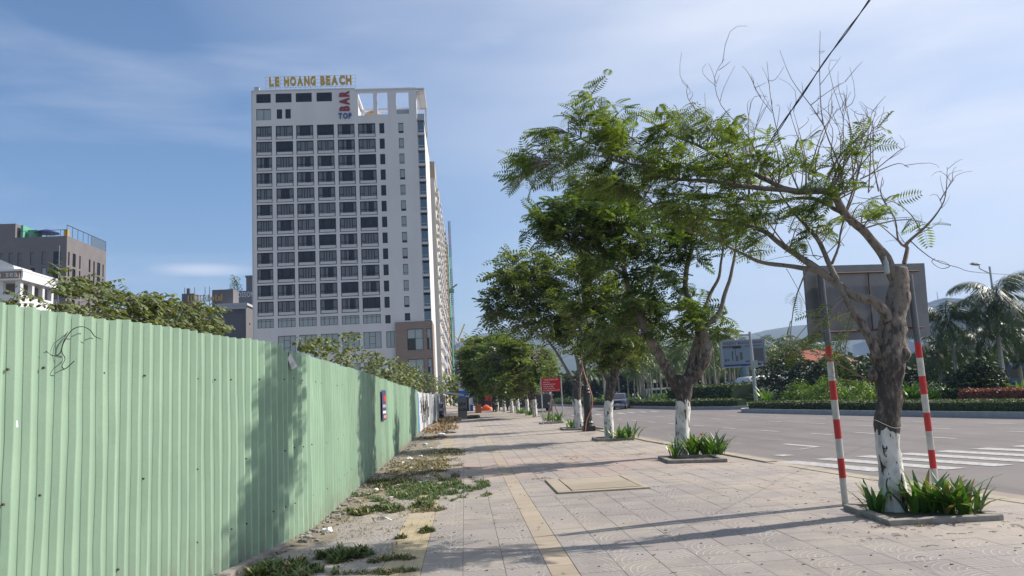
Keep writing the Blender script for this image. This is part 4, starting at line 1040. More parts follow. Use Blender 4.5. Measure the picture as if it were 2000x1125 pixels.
# graffiti strokes on the far fence
q=MB(); rg=random.Random(4)
for k in range(26):
    y=rg.uniform(42.5,60); z=rg.uniform(.7,1.9); pts=[(-2.36+.03,y,z)]
    for _ in range(4): pts.append((pts[-1][0],pts[-1][1]+rg.uniform(-.5,.5),max(.4,min(1.95,pts[-1][2]+rg.uniform(-.4,.4)))))
    q.tube(pts,.022,4)
q.build('graffiti',m_dark,fc)
# torn flap, wires, papers, poster on the green hoarding
fx0,fy0=-2.42,10.05
q=MB(); A=[];nu=7
pf=AX(551,705,-2.36)
q=MB(); c=np.array([-2.30,float(pf[1]),float(pf[2])])
for j in range(5):
    for k in range(6):
        u=j/4;v=k/5; a=v*3.6
        A.append((c[0]+.02+.045*math.sin(a)*(.4+u)+.05*u,c[1]-.06+.13*v*(1-.3*u)+.02*u,c[2]+.07-.16*u-.03*math.cos(a)+.03*v))
b=len(q.v); q.v+=A
for j in range(4):
    for k in range(5): a_=b+j*6+k; q.f.append((a_,a_+1,a_+7,a_+6)); q.m.append(0)
q.build('torn_flap',mat('bare_sheet_underside',(.62,.60,.60),.5,(.35,.34,.34),20),fa,smooth=True)
q=MB(); q.poly([(c[0]-.005,c[1]-.05,c[2]+.10),(c[0]-.005,c[1]-.055,c[2]-.14),(c[0]-.005,c[1]+.02,c[2]-.16),(c[0]-.005,c[1]+.09,c[2]-.02),(c[0]-.005,c[1]+.03,c[2]+.08)]); q.build('hole',m_dark,fa)
def wire(pts,r_,label,name='wire',cat='wire',m=m_black_cable,n=4):
    q=MB(); P=[]
    for a,b,c_,d in zip([pts[0]]+pts[:-2],pts[:-1],pts[1:],pts[2:]+[pts[-1]]):
        a,b,c_,d=map(np.array,(a,b,c_,d))
        for t in (0,.25,.5,.75): P.append(.5*((2*b)+(-a+c_)*t+(2*a-5*b+4*c_-d)*t*t+(-a+3*b-3*c_+d)*t**3))
    P.append(np.array(pts[-1])); q.tube(P,r_,n); o=q.build(name,m,origin=tuple(map(float,pts[0]))); return tag(o,label,cat) if cat else o
def onA(x,y,o=.045):
    a=np.array(fenceA[1]);b=np.array(fenceA[2]); d=ray(x,y); n=np.array([b[1]-a[1],-(b[0]-a[0])]); n/=np.linalg.norm(n); t=((a+n*o)@n)/(d[:2]@n); return EYEP+d*t
wire([onA(90,686),onA(104,695),onA(117,690,.06),onA(124,670,.08),onA(140,645,.10),onA(160,638,.11),(onA(176,645,.09)),onA(185,657,.06),onA(197,662)],.0035,'thin loose black wire curling over the top of the near hoarding')
wire([onA(132,648,.05),onA(126,662,.06),onA(120,685,.05),onA(127,700,.06),onA(121,715,.07),onA(128,720,.05),onA(145,705,.06)],.0035,'short thin black wire dangling below the curl on the hoarding')
q=MB(); P_=[onA(22,822,.05),onA(34,821,.05),onA(36,834,.05),onA(24,836,.05)]; q.poly([P_[0],P_[3],P_[2],P_[1]]); tag(q.build('paper_scrap',m_white,origin=tuple(map(float,P_[0]))),'white torn paper scrap stuck on the hoarding at the far left','paper')
q=MB(); 
pst=thing('poster','narrow upright blue and red advertising poster fixed to the green hoarding','poster',(-2.19,0,0))
pa=AX(743.5,762,-2.205); pb=AX(751,765,-2.205); pc=AX(747,821,-2.205); y0_,y1_=float(pa[1]),float(pb[1]); zt_=float(pa[2]); zb_=float(pc[2]); xo=-2.185
q=MB(); q.box(xo,xo+.012,y0_,y1_,zb_,zt_); q.build('board',mat('poster_navy',(.05,.045,.14),.5),pst)
for a,b,c_,d,m_ in ((.35,.95,.62,.82,m_redp),(.1,.9,.42,.52,mat('poster_grey',(.35,.35,.42),.5)),(.1,.9,.22,.31,m_white),(.3,.9,.06,.16,mat('poster_pink',(.6,.25,.2),.5))):
    q=MB(); q.box(xo+.012,xo+.016,y0_+(y1_-y0_)*a,y0_+(y1_-y0_)*b,zb_+(zt_-zb_)*c_,zb_+(zt_-zb_)*d); q.build('print',m_,pst)
# ------------------------------------------------------------------ street trees
def grow_tree(name,label,base,trunk,limbs,clusters,leafm,barkm,fsize=.28,tmpl=FR9,nf=(5,8),bare=(),seed=1,rough=.12,cat='tree',twr=.009,group=None,tn=10,ymin=None):
    """trunk: [(x,y,Y,r)] pixels at depth Y; limbs: list of same; clusters: (x,y,Y,rx,ry,rY,n)"""
    rng=random.Random(seed); t=thing(name,label,cat,base,group)
    SH=(lambda x:1.35*sstep(0,1,(1640-x)/420)) if seed==3 else (lambda x:0)
    def conv(pl): return [AY(p[0],p[1],p[2]+SH(p[0])) for p in pl],[p[3] for p in pl]
    def smooth_(P,Rr,k=4):
        out=[];ro=[]
        for i in range(len(P)-1):
            a=P[max(0,i-1)];b=P[i];c_=P[i+1];d=P[min(len(P)-1,i+2)]
            for s in range(k):
                u=s/k; out.append(.5*((2*b)+(-a+c_)*u+(2*a-5*b+4*c_-d)*u*u+(-a+3*b-3*c_+d)*u**3)); ro.append(Rr[i]+(Rr[i+1]-Rr[i])*u)
        out.append(P[-1]); ro.append(Rr[-1]); return out,ro
    P,Rr=conv(trunk); P[0]=np.array(base,float)-np.array([0,0,.05]); P,Rr=smooth_(P,Rr,5); q=MB(); q.tube(P,Rr,max(tn,10),rough=rough,seed=seed); q.build('trunk',barkm,t,smooth=True)
    skel=[]
    for lb in limbs:
        P,Rr=conv(lb); P,Rr=smooth_(P,Rr,5)
        # small kinks so that limbs do not read as pipes
        L_=np.linalg.norm(P[-1]-P[0])
        for i in range(2,len(P)-1): P[i]=P[i]+np.array([noise.noise(Vector(P[i]*2.1+seed)),noise.noise(Vector(P[i]*2.1+seed+9)),noise.noise(Vector(P[i]*2.1+seed+19))])*.035*min(1,L_/2)
        q=MB(); q.tube(P,Rr,7,rough=rough*.7,seed=seed); q.build('limb',barkm,t,smooth=True)
        for i in range(len(P)//4,len(P)): skel.append((P[i],Rr[i]))
    S=np.array([s[0] for s in skel]); tw=MB(); fp=[];fd=[]
    def twig(A,T,r0,leafy=True,k=5,wob=.12):
        L_=np.linalg.norm(T-A); pts=[]; sag=rng.uniform(.02,.12)*L_
        j=np.array([rng.gauss(0,1) for _ in range(3)])*wob*L_*.5
        for i in range(k+1):
            u=i/k; p=A+(T-A)*u+j*math.sin(math.pi*u)+np.array([0,0,1])*sag*math.sin(math.pi*u); pts.append(p)
        tw.tube(pts,[r0*(1-.75*i/k)+.0012 for i in range(k+1)],4,cap=False)
        return pts
    for (x,y,Y,rx,ry,rY,n) in clusters:
        for _ in range(max(2,int(round(n*{3:.88,5:.68,8:.66,12:.62}.get(seed,.85))))):
            while True:
                a,b,c_=rng.uniform(-1,1),rng.uniform(-1,1),rng.uniform(-1,1)
                if a*a+b*b+c_*c_<1: break
            T=AY(x+a*rx,y+b*ry,Y+c_*rY+SH(x))
            d=np.linalg.norm(S-T,axis=1)+ (S[:,2]>T[2]+.1)*.6; i=int(np.argmin(d*(1+RS.uniform(0,.35,len(d))))); A=S[i]; 
            if np.linalg.norm(T-A)<.15: T=T+np.array([rng.uniform(-.3,.3),rng.uniform(-.3,.3),.3])
            pts=twig(A,T,twr*(.7+.4*np.linalg.norm(T-A)))
            m=rng.randint(*nf); L_=np.linalg.norm(T-A)
            for j in range(m):
                u=1-rng.random()**1.2*min(.75,.9/ max(L_,.3)) if j else 1.0
                kk=u*(len(pts)-1); i0=min(len(pts)-2,int(kk)); p=pts[i0]+(pts[i0+1]-pts[i0])*(kk-i0)
                ax=pts[-1]-pts[-2]; ax/=np.linalg.norm(ax)+1e-9
                d_=ax*rng.uniform(.2,1.0)+np.array([rng.gauss(-.55 if seed==3 else 0,.7),rng.gauss(0,.7),rng.gauss(-.05,.28)])
                fp.append(p); fd.append(d_)
    for bl_ in bare:
        P,Rr=conv(bl_); 
        for k in range(1,len(P)-1): P[k]=P[k]+np.array([rng.gauss(0,.02),rng.gauss(0,.05),rng.gauss(0,.02)])
        tw.tube(smooth_(P,Rr,3)[0],smooth_(P,Rr,3)[1],4,cap=False)
        Lb=np.linalg.norm(P[-1]-P[0])
        for _ in range(int(2+Lb*3.5)):
            k=rng.randrange(0,len(P)-1); u=rng.random(); A=P[k]+(P[k+1]-P[k])*u; dv=(P[k+1]-P[k]); dv/=np.linalg.norm(dv)
            T=A+(dv*rng.uniform(.3,1)+np.array([rng.gauss(0,.5),rng.gauss(0,.5),rng.uniform(-.1,.8)]))*rng.uniform(.12,.42); twig(A,T,.0035,k=4,wob=.25)
            if rng.random()<.0: fp.append(T); fd.append(np.array([rng.gauss(0,1),rng.gauss(0,1),rng.gauss(.1,.3)]))
    tw.build('twigs',m_twig,t)['kind']='stuff'
    fp=np.array(fp);X,Y_,Z=frames(np.array(fd),.45); sc=fsize*RS.uniform(.6,1.15,len(fp)); off=np.array(WL[t.name])
    V,F=place(tmpl[0],tmpl[1],fp-off,X,Y_,Z,sc); o=link('crown',fastmesh('crown',V,F,leafm),t); o['kind']='stuff'
    return t
b1=G(1748,1003); Y1=float(b1[1])
bare1=[[(1622,372,Y1-.1,.022),(1632,330,Y1,.014),(1612,240,Y1,.009),(1604,150,Y1-.1,.006),(1602,60,Y1-.2,.003)],
 [(1612,250,Y1,.010),(1584,205,Y1+.1,.008),(1548,160,Y1+.1,.005),(1523,98,Y1+.1,.003)],[(1584,205,Y1+.1,.008),(1615,180,Y1,.005),(1653,158,Y1,.003)],
 [(1560,372,Y1,.014),(1530,300,Y1+.2,.009),(1508,220,Y1+.2,.006),(1498,120,Y1+.3,.003)],[(1508,220,Y1+.2,.006),(1480,180,Y1+.3,.004),(1470,150,Y1+.3,.003)],
 [(1498,352,Y1,.014),(1455,270,Y1+.2,.009),(1410,205,Y1+.2,.006),(1398,150,Y1+.3,.004),(1415,115,Y1+.3,.003)],
 [(1435,325,Y1,.012),(1375,250,Y1,.008),(1340,200,Y1,.005),(1343,165,Y1,.003)],
 [(1650,418,Y1,.016),(1680,350,Y1,.011),(1690,280,Y1-.1,.007),(1710,250,Y1-.1,.005),(1734,235,Y1-.1,.003)],[(1680,350,Y1,.010),(1720,330,Y1,.007),(1752,318,Y1,.005),(1771,325,Y1,.003)],[(1700,340,Y1,.007),(1745,300,Y1,.005),(1764,290,Y1,.003)],[(1690,290,Y1,.006),(1700,240,Y1,.004),(1702,222,Y1,.003)],
 [(1660,440,Y1,.010),(1620,360,Y1+.3,.008),(1650,290,Y1+.3,.006),(1640,230,Y1+.3,.004),(1645,200,Y1+.3,.003)],
 [(1766,515,Y1,.034),(1772,488,Y1,.028),(1776,482,Y1,.024),(1806,448,Y1,.017),(1832,400,Y1,.012),(1846,370,Y1,.008),(1850,326,Y1,.003)],[(1836,392,Y1,.009),(1852,370,Y1,.006),(1864,350,Y1,.003)],
 [(1774,484,Y1,.022),(1752,468,Y1,.017),(1738,430,Y1,.012),(1726,380,Y1,.008),(1724,345,Y1,.004)],[(1800,455,Y1,.011),(1780,420,Y1,.008),(1745,392,Y1,.005),(1700,385,Y1,.003)],[(1752,468,Y1,.010),(1720,440,Y1,.007),(1690,425,Y1,.005),(1660,430,Y1,.003)],
 [(1625,515,Y1,.020),(1640,480,Y1,.016),(1655,440,Y1+.1,.012),(1670,360,Y1+.2,.008),(1676,300,Y1+.2,.003)],
 [(1640,470,Y1,.008),(1600,500,Y1,.006),(1580,470,Y1,.005),(1535,440,Y1,.003)],
 [(1700,745,Y1,.014),(1650,715,Y1-.2,.010),(1600,693,Y1-.4,.006),(1560,672,Y1-.4,.004),(1530,662,Y1-.4,.003)],[(1600,693,Y1-.4,.006),(1560,688,Y1-.5,.004),(1520,680,Y1-.5,.003)]]
_rb=random.Random(77)
for _k in range(17):
    _x=_rb.uniform(1440,1720); _y=360+_rb.uniform(-20,30)-(0 if _x<1600 else (_x-1600)*.1); _h=_rb.uniform(90,200); _l=_rb.uniform(-40,60); _dy=_rb.uniform(-.4,.5)
    bare1.append([(_x,_y,Y1+_dy*.3,.011),(_x+_l*.15,_y-_h*.35,Y1+_dy*.6,.008),(_x+_l*.5,_y-_h*.7,Y1+_dy,.005),(_x+_l,_y-_h,Y1+_dy,.002)])
cl1=[(1035,318,Y1+.4,48,24,.7,15),(1080,275,Y1+.3,40,30,.7,10),(1120,320,Y1,70,48,1.0,42),(1150,188,Y1,34,14,.4,7),(1125,222,Y1,34,16,.4,6),(1200,235,Y1,50,34,.6,17),(1235,285,Y1,80,42,.8,30),(1225,355,Y1,110,36,1.0,58),(1020,345,Y1,40,16,.4,8),
 (1340,250,Y1+.2,65,38,.7,22),(1330,320,Y1,90,40,.9,36),(1360,395,Y1,110,34,1.0,44),(1430,245,Y1+.3,55,32,.6,13),(1440,310,Y1,60,50,1.0,26),(1480,410,Y1,60,45,1.0,24),(1540,290,Y1,60,60,.8,8),(1600,410,Y1,50,30,.5,6),(1645,280,Y1,60,45,.6,5),
 (1700,270,Y1,40,30,.4,4),(1740,400,Y1,60,40,.5,4),(1680,350,Y1,40,50,.5,6),(1610,330,Y1,60,50,.6,7),(1560,430,Y1,60,30,.6,7),(1800,430,Y1,30,25,.3,2),(1450,470,Y1,60,30,.8,18),(1560,680,Y1-.4,40,14,.2,6),(1650,690,Y1-.2,30,15,.2,3),(1600,460,Y1,60,40,.6,9)]
lim1=[[(1752,560,Y1,.075),(1738,514,Y1,.07),(1700,466,Y1,.060),(1655,420,Y1,.055),(1622,375,Y1,.048),(1552,374,Y1,.040),(1498,352,Y1+.1,.034),(1435,324,Y1+.2,.027),(1380,290,Y1+.2,.020),(1320,265,Y1+.2,.014),(1250,225,Y1+.2,.007)],
 [(1560,374,Y1,.034),(1480,366,Y1-.1,.032),(1400,357,Y1-.2,.027),(1310,348,Y1-.3,.022),(1240,325,Y1-.3,.016),(1160,305,Y1-.3,.010),(1060,318,Y1-.2,.005)],
 [(1652,420,Y1,.03),(1588,386,Y1+.3,.026),(1500,395,Y1+.5,.022),(1400,385,Y1+.6,.016),(1300,380,Y1+.6,.010),(1230,370,Y1+.6,.005)],
 [(1735,625,Y1-.1,.085),(1708,588,Y1-.12,.065),(1671,578,Y1-.1,.060),(1630,553,Y1,.052),(1583,518,Y1,.046),(1545,488,Y1,.040),(1500,458,Y1,.034),(1440,436,Y1,.026),(1370,425,Y1,.018),(1290,400,Y1,.010),(1220,375,Y1,.005)],
 [(1600,530,Y1,.036),(1560,524,Y1,.032),(1510,515,Y1,.028),(1470,505,Y1,.024),(1440,490,Y1,.018),(1400,470,Y1-.1,.012),(1350,455,Y1-.1,.006)],
 [(1712,700,Y1-.1,.07),(1692,652,Y1-.15,.050),(1656,590,Y1-.1,.044),(1625,532,Y1,.038),(1601,476,Y1+.1,.030),(1577,443,Y1+.2,.022),(1540,400,Y1+.3,.014),(1490,330,Y1+.3,.008)],
 [(1435,324,Y1+.2,.016),(1350,330,Y1+.3,.013),(1260,290,Y1+.3,.010),(1200,240,Y1+.3,.006),(1145,185,Y1+.3,.003)],
 [(1240,325,Y1-.3,.012),(1180,290,Y1,.009),(1110,260,Y1,.005)]]
tr1=[(1748,1005,Y1,.165),(1740,930,Y1,.148),(1733,860,Y1,.135),(1733,790,Y1,.140),(1736,730,Y1,.175),(1738,690,Y1,.20),(1744,640,Y1,.175),(1752,590,Y1,.14),(1755,550,Y1,.115),(1756,522,Y1,.105)]
tree1=grow_tree('street_tree','nearest street tree, gnarled white painted trunk leaning before the big sign back','%d'%0 if 0 else (float(b1[0]),float(b1[1]),0.),tr1,lim1,cl1,m_leafA,m_bark_w,.29,FR9,(4,7),bare1,seed=3,rough=.22,tn=14)
# burls on trunk 1
for (x,y,r_) in ((1704,732,.06),(1768,690,.06),(1762,640,.055),(1722,600,.05),(1708,668,.055),(1745,735,.06)):
    p=AY(x,y,Y1-.12); q=MB(); pr=[]; 
    for k in range(7): a=math.pi*k/6; pr.append((max(.005,r_*math.sin(a)),-r_*1.5*math.cos(a)))
    q.tube([(p[0],p[1],p[2]+z) for _,z in pr],[a for a,_ in pr],9,rough=.35,seed=x); q.build('burl',m_bark_w,tree1,smooth=True)
# bottle stuck in the fork
p=AY(1731,520,Y1-.2); q=MB(); q.lathe((p[0],p[1],p[2]-.10),[(.03,0),(.033,.02),(.033,.15),(.014,.2),(.014,.23)],10); tag(q.build('plastic_bottle',m_frost,smooth=True,origin=tuple(map(float,p))),'clear plastic bottle wedged in the fork of the nearest tree','bottle')
b2=G(1332,891); Y2=float(b2[1])
tr2=[(1332,893,Y2,.19),(1332,830,Y2,.17),(1335,780,Y2,.19),(1334,750,Y2,.24),(1336,735,Y2,.22)]
lim2=[[(1325,760,Y2,.16),(1305,725,Y2,.135),(1285,690,Y2,.125),(1258,640,Y2,.12),(1235,590,Y2,.09),(1222,540,Y2,.07),(1213,490,Y2,.055),(1195,430,Y2,.035),(1160,390,Y2,.015)],
 [(1342,750,Y2,.17),(1352,710,Y2,.14),(1362,670,Y2,.13),(1366,640,Y2,.10),(1350,600,Y2,.08),(1338,550,Y2,.07),(1352,480,Y2,.055),(1356,430,Y2,.03),(1340,380,Y2,.012)],
 [(1345,745,Y2,.15),(1370,715,Y2-.2,.14),(1380,690,Y2-.3,.13),(1374,650,Y2-.3,.10),(1385,632,Y2-.3,.07),(1405,610,Y2-.3,.06),(1420,560,Y2-.3,.05),(1436,500,Y2-.3,.035),(1440,450,Y2-.3,.015)],
 [(1366,640,Y2,.06),(1385,580,Y2+.5,.05),(1405,540,Y2+.5,.04),(1412,480,Y2+.5,.025),(1430,430,Y2+.5,.01)],
 [(1222,540,Y2,.05),(1160,500,Y2,.035),(1100,460,Y2,.02),(1060,440,Y2,.01)],
 [(1258,640,Y2,.05),(1270,560,Y2+1,.045),(1290,480,Y2+1,.03),(1280,400,Y2+1,.015)]]
cl2=[(1060,440,Y2,38,45,1.5,34),(1110,400,Y2,60,42,1.8,55),(1120,450,Y2,60,40,1.5,40),(1180,390,Y2,60,45,2,55),(1215,440,Y2,65,50,2,60),(1290,440,Y2,70,50,2,60),(1200,510,Y2,60,40,1.6,34),(1290,520,Y2,60,40,1.6,34),(1350,470,Y2,60,45,1.6,34),(1420,440,Y2,60,40,1.6,26),
 (1240,590,Y2,60,40,1.4,30),(1320,580,Y2,60,35,1.4,30),(1380,625,Y2,55,28,1.2,26),(1200,640,Y2,50,30,1.2,18),(1300,650,Y2,60,28,1.2,26),(1420,640,Y2,20,12,.6,5),(1160,440,Y2,50,40,1.5,30)]
grow_tree('street_tree','second street tree, thick white painted trunk forking low beside its lily planter',(float(b2[0]),float(b2[1]),0.),tr2,lim2,cl2,m_leafB,m_bark_w2,.42,FR7,(4,7),seed=5,rough=.12)
b3=G(1190,859); Y3=float(b3[1])
tr3=[(1190,860,Y3,.17),(1188,800,Y3,.16),(1192,765,Y3,.18),(1196,745,Y3,.17)]
lim3=[[(1194,760,Y3,.13),(1205,720,Y3,.10),(1222,690,Y3,.085),(1240,660,Y3,.06),(1255,620,Y3,.03)],[(1196,750,Y3,.12),(1196,700,Y3,.08),(1185,650,Y3,.06),(1175,600,Y3,.04),(1170,540,Y3,.02)],[(1192,755,Y3,.08),(1175,720,Y3,.05),(1150,690,Y3,.035),(1130,640,Y3,.015)],[(1222,690,Y3,.05),(1215,620,Y3,.035),(1220,560,Y3,.015)]]
cl3=[(1130,600,Y3,55,36,2,30),(1250,590,Y3,50,40,1.6,24),(1170,560,Y3,55,45,2,55),(1215,590,Y3,55,45,2,45),(1150,620,Y3,45,40,2,34),(1200,650,Y3,60,35,2,45),(1240,640,Y3,45,35,1.6,28),(1180,690,Y3,60,28,1.6,38),(1230,690,Y3,45,25,1.6,24),(1140,520,Y3,45,30,1.6,24)]
grow_tree('street_tree','third street tree, slim white painted trunk right of the black lamp post',(float(b3[0]),float(b3[1]),0.),tr3,lim3,cl3,m_leafC,m_bark_w2,.50,FR5,(4,6),seed=8)
b4=G(1132,837); Y4=float(b4[1])
tr4=[(1132,838,Y4,.21),(1128,800,Y4,.20),(1126,770,Y4,.22),(1130,745,Y4,.19)]
lim4=[[(1128,770,Y4,.14),(1130,720,Y4,.10),(1120,680,Y4,.07),(1105,640,Y4,.05),(1085,590,Y4,.03)],[(1126,760,Y4,.10),(1095,700,Y4,.06),(1060,650,Y4,.05),(1030,600,Y4,.03),(1000,560,Y4,.015)],[(1130,740,Y4,.1),(1140,690,Y4,.06),(1138,640,Y4,.045),(1130,580,Y4,.02)],[(1060,650,Y4,.035),(1000,630,Y4,.02),(960,615,Y4,.01)]]
cl4=[(1110,505,Y4,60,26,2,34),(1175,500,Y4,50,28,2,30),(1040,560,Y4,60,36,2,34),(1110,620,Y4,60,34,2,34),(1160,640,Y4,50,30,2,24),(1000,525,Y4,48,34,2.2,46),(975,560,Y4,30,35,1.6,22),(1050,520,Y4,50,35,2.2,46),(1020,570,Y4,60,40,2.4,60),(1080,570,Y4,60,45,2.4,55),(1130,590,Y4,55,45,2,40),(965,605,Y4,38,20,1.4,24),(1020,625,Y4,60,30,2,50),(1090,640,Y4,60,35,2,46),(1130,670,Y4,45,30,1.6,24),(950,625,Y4,22,18,1,10)]
grow_tree('street_tree','fourth street tree, painted trunk just left of the black lamp post',(float(b4[0]),float(b4[1]),0.),tr4,lim4,cl4,m_leafC,m_bark_w2,.62,FR5,(4,6),seed=12)
# farther trees down the row
far_specs=[((1045,815),62,'fifth street tree, leaning white painted trunk just left of the red notice board',(1010,715,75,60)),((1030,811),70,'sixth street tree in the row, left of the leaning one',(985,715,65,60)),((1012,808),78,'slim white painted street tree, seventh in the row',(960,690,50,45)),((1000,806.5),88,'eighth white painted street tree of the row toward the parked carts',(950,725,45,40)),((985,805),98,'ninth street tree whose crown meets the hoist mast',(935,700,34,45)),((972,803.5),112,'small far street tree behind the motorbike',(945,740,36,30))]
for i,((x,y),Yy,lb,(cx,cy,rx,ry)) in enumerate(far_specs):
    bp_=G(x,y); YY=float(bp_[1]); k=1540/YY
    tr=[(x,y,YY,.19),(x-1,y-1.0*k,YY,.16),(x-4,y-1.9*k,YY,.18)]
    xx,yy_=x-4,y-1.7*k
    lm=[[(xx,yy_,YY,.12),((xx+cx)/2,(yy_+cy)/2+4,YY,.08),(cx-rx*.3,cy-ry*.2,YY,.03)],[(xx,yy_,YY,.12),(xx+6,(yy_+cy)/2,YY,.08),(cx+rx*.4,cy-ry*.4,YY,.03)],[(xx,yy_,YY,.1),(xx-4,(yy_+cy)/2,YY,.06),(cx,cy-ry*.6,YY,.02)]]
    cc=[(cx+math.cos(a+i)*rx*uni(.5,.85),cy+math.sin(a+i)*ry*uni(.5,.8),YY+uni(-2,2),rx*uni(.22,.4),ry*uni(.22,.36),1.6,30) for a in np.arange(0,6.28,.7)]+[(cx,cy,YY,rx*.5,ry*.5,3,44)]
    grow_tree('street_tree',lb,(float(bp_[0]),float(bp_[1]),0.),tr,lm,cc,m_leafC if i%2==0 else m_leafB,m_bark_w2,.8+.06*i,FR4,(3,5),seed=20+i,twr=.02)
# staked sapling by the red board
sp_=G(1079,824); st=thing('staked_sapling','thin young sapling held by a tripod of stakes behind the red notice board','tree',(float(sp_[0]),float(sp_[1]),0))
x0,y0_=float(sp_[0]),float(sp_[1])
q=MB(); q.tube([(x0,y0_,0),(x0+.05,y0_,1.5),(x0-.02,y0_,3.2)],[.04,.03,.012],6); q.build('trunk',m_bark_n,st)
for a in (0,2.1,4.2):
    q=MB(); q.tube([(x0+math.cos(a)*.55,y0_+math.sin(a)*.55,0),(x0,y0_,1.5)],.03,5); q.build('stake',m_twig,st)
V,F=leaf_cloud(260,lambda:(uni(-.7,.7),uni(-.7,.7),uni(2.2,3.7)),.22); link('crown',fastmesh('crown',V,F,m_leafC),st)['kind']='stuff'
# planters ------------------------------------------------------
def planter(label,poly,h=.06,w=.14,stones=True,drop=0):
    c=np.mean(poly,0); t=thing('tree_planter',label,'planter',(float(c[0]),float(c[1]),0))
    n=len(poly)
    for i in range(n):
        a=np.array(poly[i],float);b=np.array(poly[(i+1)%n],float); ai=a+(c-a)/np.linalg.norm(c-a)*w*1.3; bi=b+(c-b)/np.linalg.norm(c-b)*w*1.3
        q=MB(); P_=[tuple(a),tuple(b),tuple(bi),tuple(ai)]
        if np.cross(b-a,bi-b)<0: P_=P_[::-1]
        q.prism(P_,-.03,h+.004*i); q.build('kerb_stone',m_conc,t,bevel=.01)
    q=MB(); q.poly([(c[0]+(p[0]-c[0])*.9,c[1]+(p[1]-c[1])*.9,.035) for p in poly]); q.build('soil',m_soil,t)
    return t
planter('raised concrete kerb around the nearest tree and its lilies',[(4.93,10.45),(4.80,9.05),(6.1,8.95),(6.35,10.1)])
planter('concrete kerb around the second tree',[(4.60,19.2),(4.55,17.95),(5.75,17.5),(5.9,18.8)],.075)
planter('concrete kerb around the third tree',[(4.5,28.6),(4.5,27.2),(5.7,27.0),(5.75,28.4)],.08)
planter('concrete kerb shared by the fourth tree and the lamp post',[(4.5,38.2),(4.5,36.6),(6.1,35.2),(6.1,37.6)],.08)
planter('concrete kerb below the red notice board',[(4.35,47.2),(4.35,45.6),(5.75,45.6),(5.75,47.2)],.08)
# lilies in the planters
rr=random.Random(5)
for (x,y,n,h,sp_,lb) in ((1712,1000,22,.42,.12,'small lily clump left of the nearest trunk'),(1800,1000,44,.52,.20,'dense lily clump right behind the nearest trunk'),(1850,1000,46,.52,.20,'tallest lily clump in the middle of the near planter'),(1885,1003,26,.46,.16,'lily clump at the right of the near planter'),(1915,1000,6,.38,.05,'thin single lily at the right end of the near planter')):
    p=G(x,y,.04); spiky((float(p[0]),float(p[1]),.04),n,h,lb,indiv=True,spread=sp_,w=.060,group='lilies in the near planter')
for (x,y,n,h,sp_,lb) in ((1318,893,14,.46,.10,'few lily blades left of the second trunk'),(1352,890,36,.6,.22,'lily clump right beside the second trunk'),(1385,889,40,.62,.24,'lily clump with an orange flower in the second planter'),(1404,888,24,.6,.16,'lily clump at the right end of the second planter')):
    p=G(x,y,.05); spiky((float(p[0]),float(p[1]),.05),n,h,lb,indiv=True,spread=sp_,w=.055,group='lilies in the second planter')
p=G(1373,889,.05); q=MB(); q.lathe((p[0],p[1],.52),[(.005,0),(.025,.02),(.035,.045),(.005,.06)],7); tag(q.build('orange_flower',m_orange,origin=(float(p[0]),float(p[1]),.5)),'single orange flower standing among the lilies of the second planter','flower')
for (x,y,n,h,lb) in ((1207,857,30,.55,'lily clump beside the third trunk'),(1230,856,30,.6,'lily clump right of the third trunk'),(1117,834,30,.6,'lily clump left of the fourth trunk'),(1137,834,24,.5,'lily clump at the foot of the fourth trunk'),(1072,822,36,.65,'lily clump below the left half of the red board'),(1088,822,36,.65,'lily clump below the right half of the red board'),(1035,811,36,.8,'low plants at the foot of the fifth trunk'),(1018,808,36,.8,'low plants at the foot of the sixth trunk')):
    p=G(x,y,.05); spiky((float(p[0]),float(p[1]),.05),n,h,lb,spread=.35,w=.06,group='lilies in the farther planters')
# ------------------------------------------------------------------ sign seen from behind
sgp=thing('road_sign','large grey road sign seen from behind on two red and white posts','sign',(5.9,11,0))
pL=G(1652,988); XL,YL=float(pL[0]),float(pL[1]); XR_,YR_=6.62,11.1
def pan(x,y):   # pixel -> sign plane
    a=np.array([XL,YL]);b=np.array([XR_,YR_]); d=ray(x,y); n=np.array([b[1]-a[1],-(b[0]-a[0])]); return EYEP+d*((a@n)/(d[:2]@n))
c_=[pan(1577,518),pan(1814,512),pan(1826,655),pan(1589,668)]
e_=np.array([XR_-XL,YR_-YL,0]); e_/=np.linalg.norm(e_); nb=np.array([-e_[1],e_[0],0])   # away from camera
q=MB(); o_=nb*.08
F_=[p+o_ for p in c_]; B_=[p+nb*.025 for p in F_]
q.poly([F_[3],F_[2],F_[1],F_[0]]); q.poly([B_[0],B_[1],B_[2],B_[3]])
for i in range(4): j=(i+1)%4; q.poly([F_[i],F_[j],B_[j],B_[i]])
q.build('panel',m_sign,sgp)
def bar(a,b,w,m,name='brace',off=.05):
    q=MB(); a=np.array(a)+nb*off; b=np.array(b)+nb*off; q.tube([a,b],w,4); return q.build(name,m,sgp)
W0=c_[0];W1=c_[1];W2=c_[2];W3=c_[3]
L2=lambda u,v:(W0*(1-u)+W1*u)*(1-v)+(W3*(1-u)+W2*u)*v
bar(L2(.16,.11),L2(.93,.11),.014,m_rust); bar(L2(.06,.88),L2(.93,.88),.014,m_rust); bar(L2(.5,.11),L2(.5,.88),.012,m_rust); bar(L2(.02,.68),L2(.14,.68),.008,m_rust)
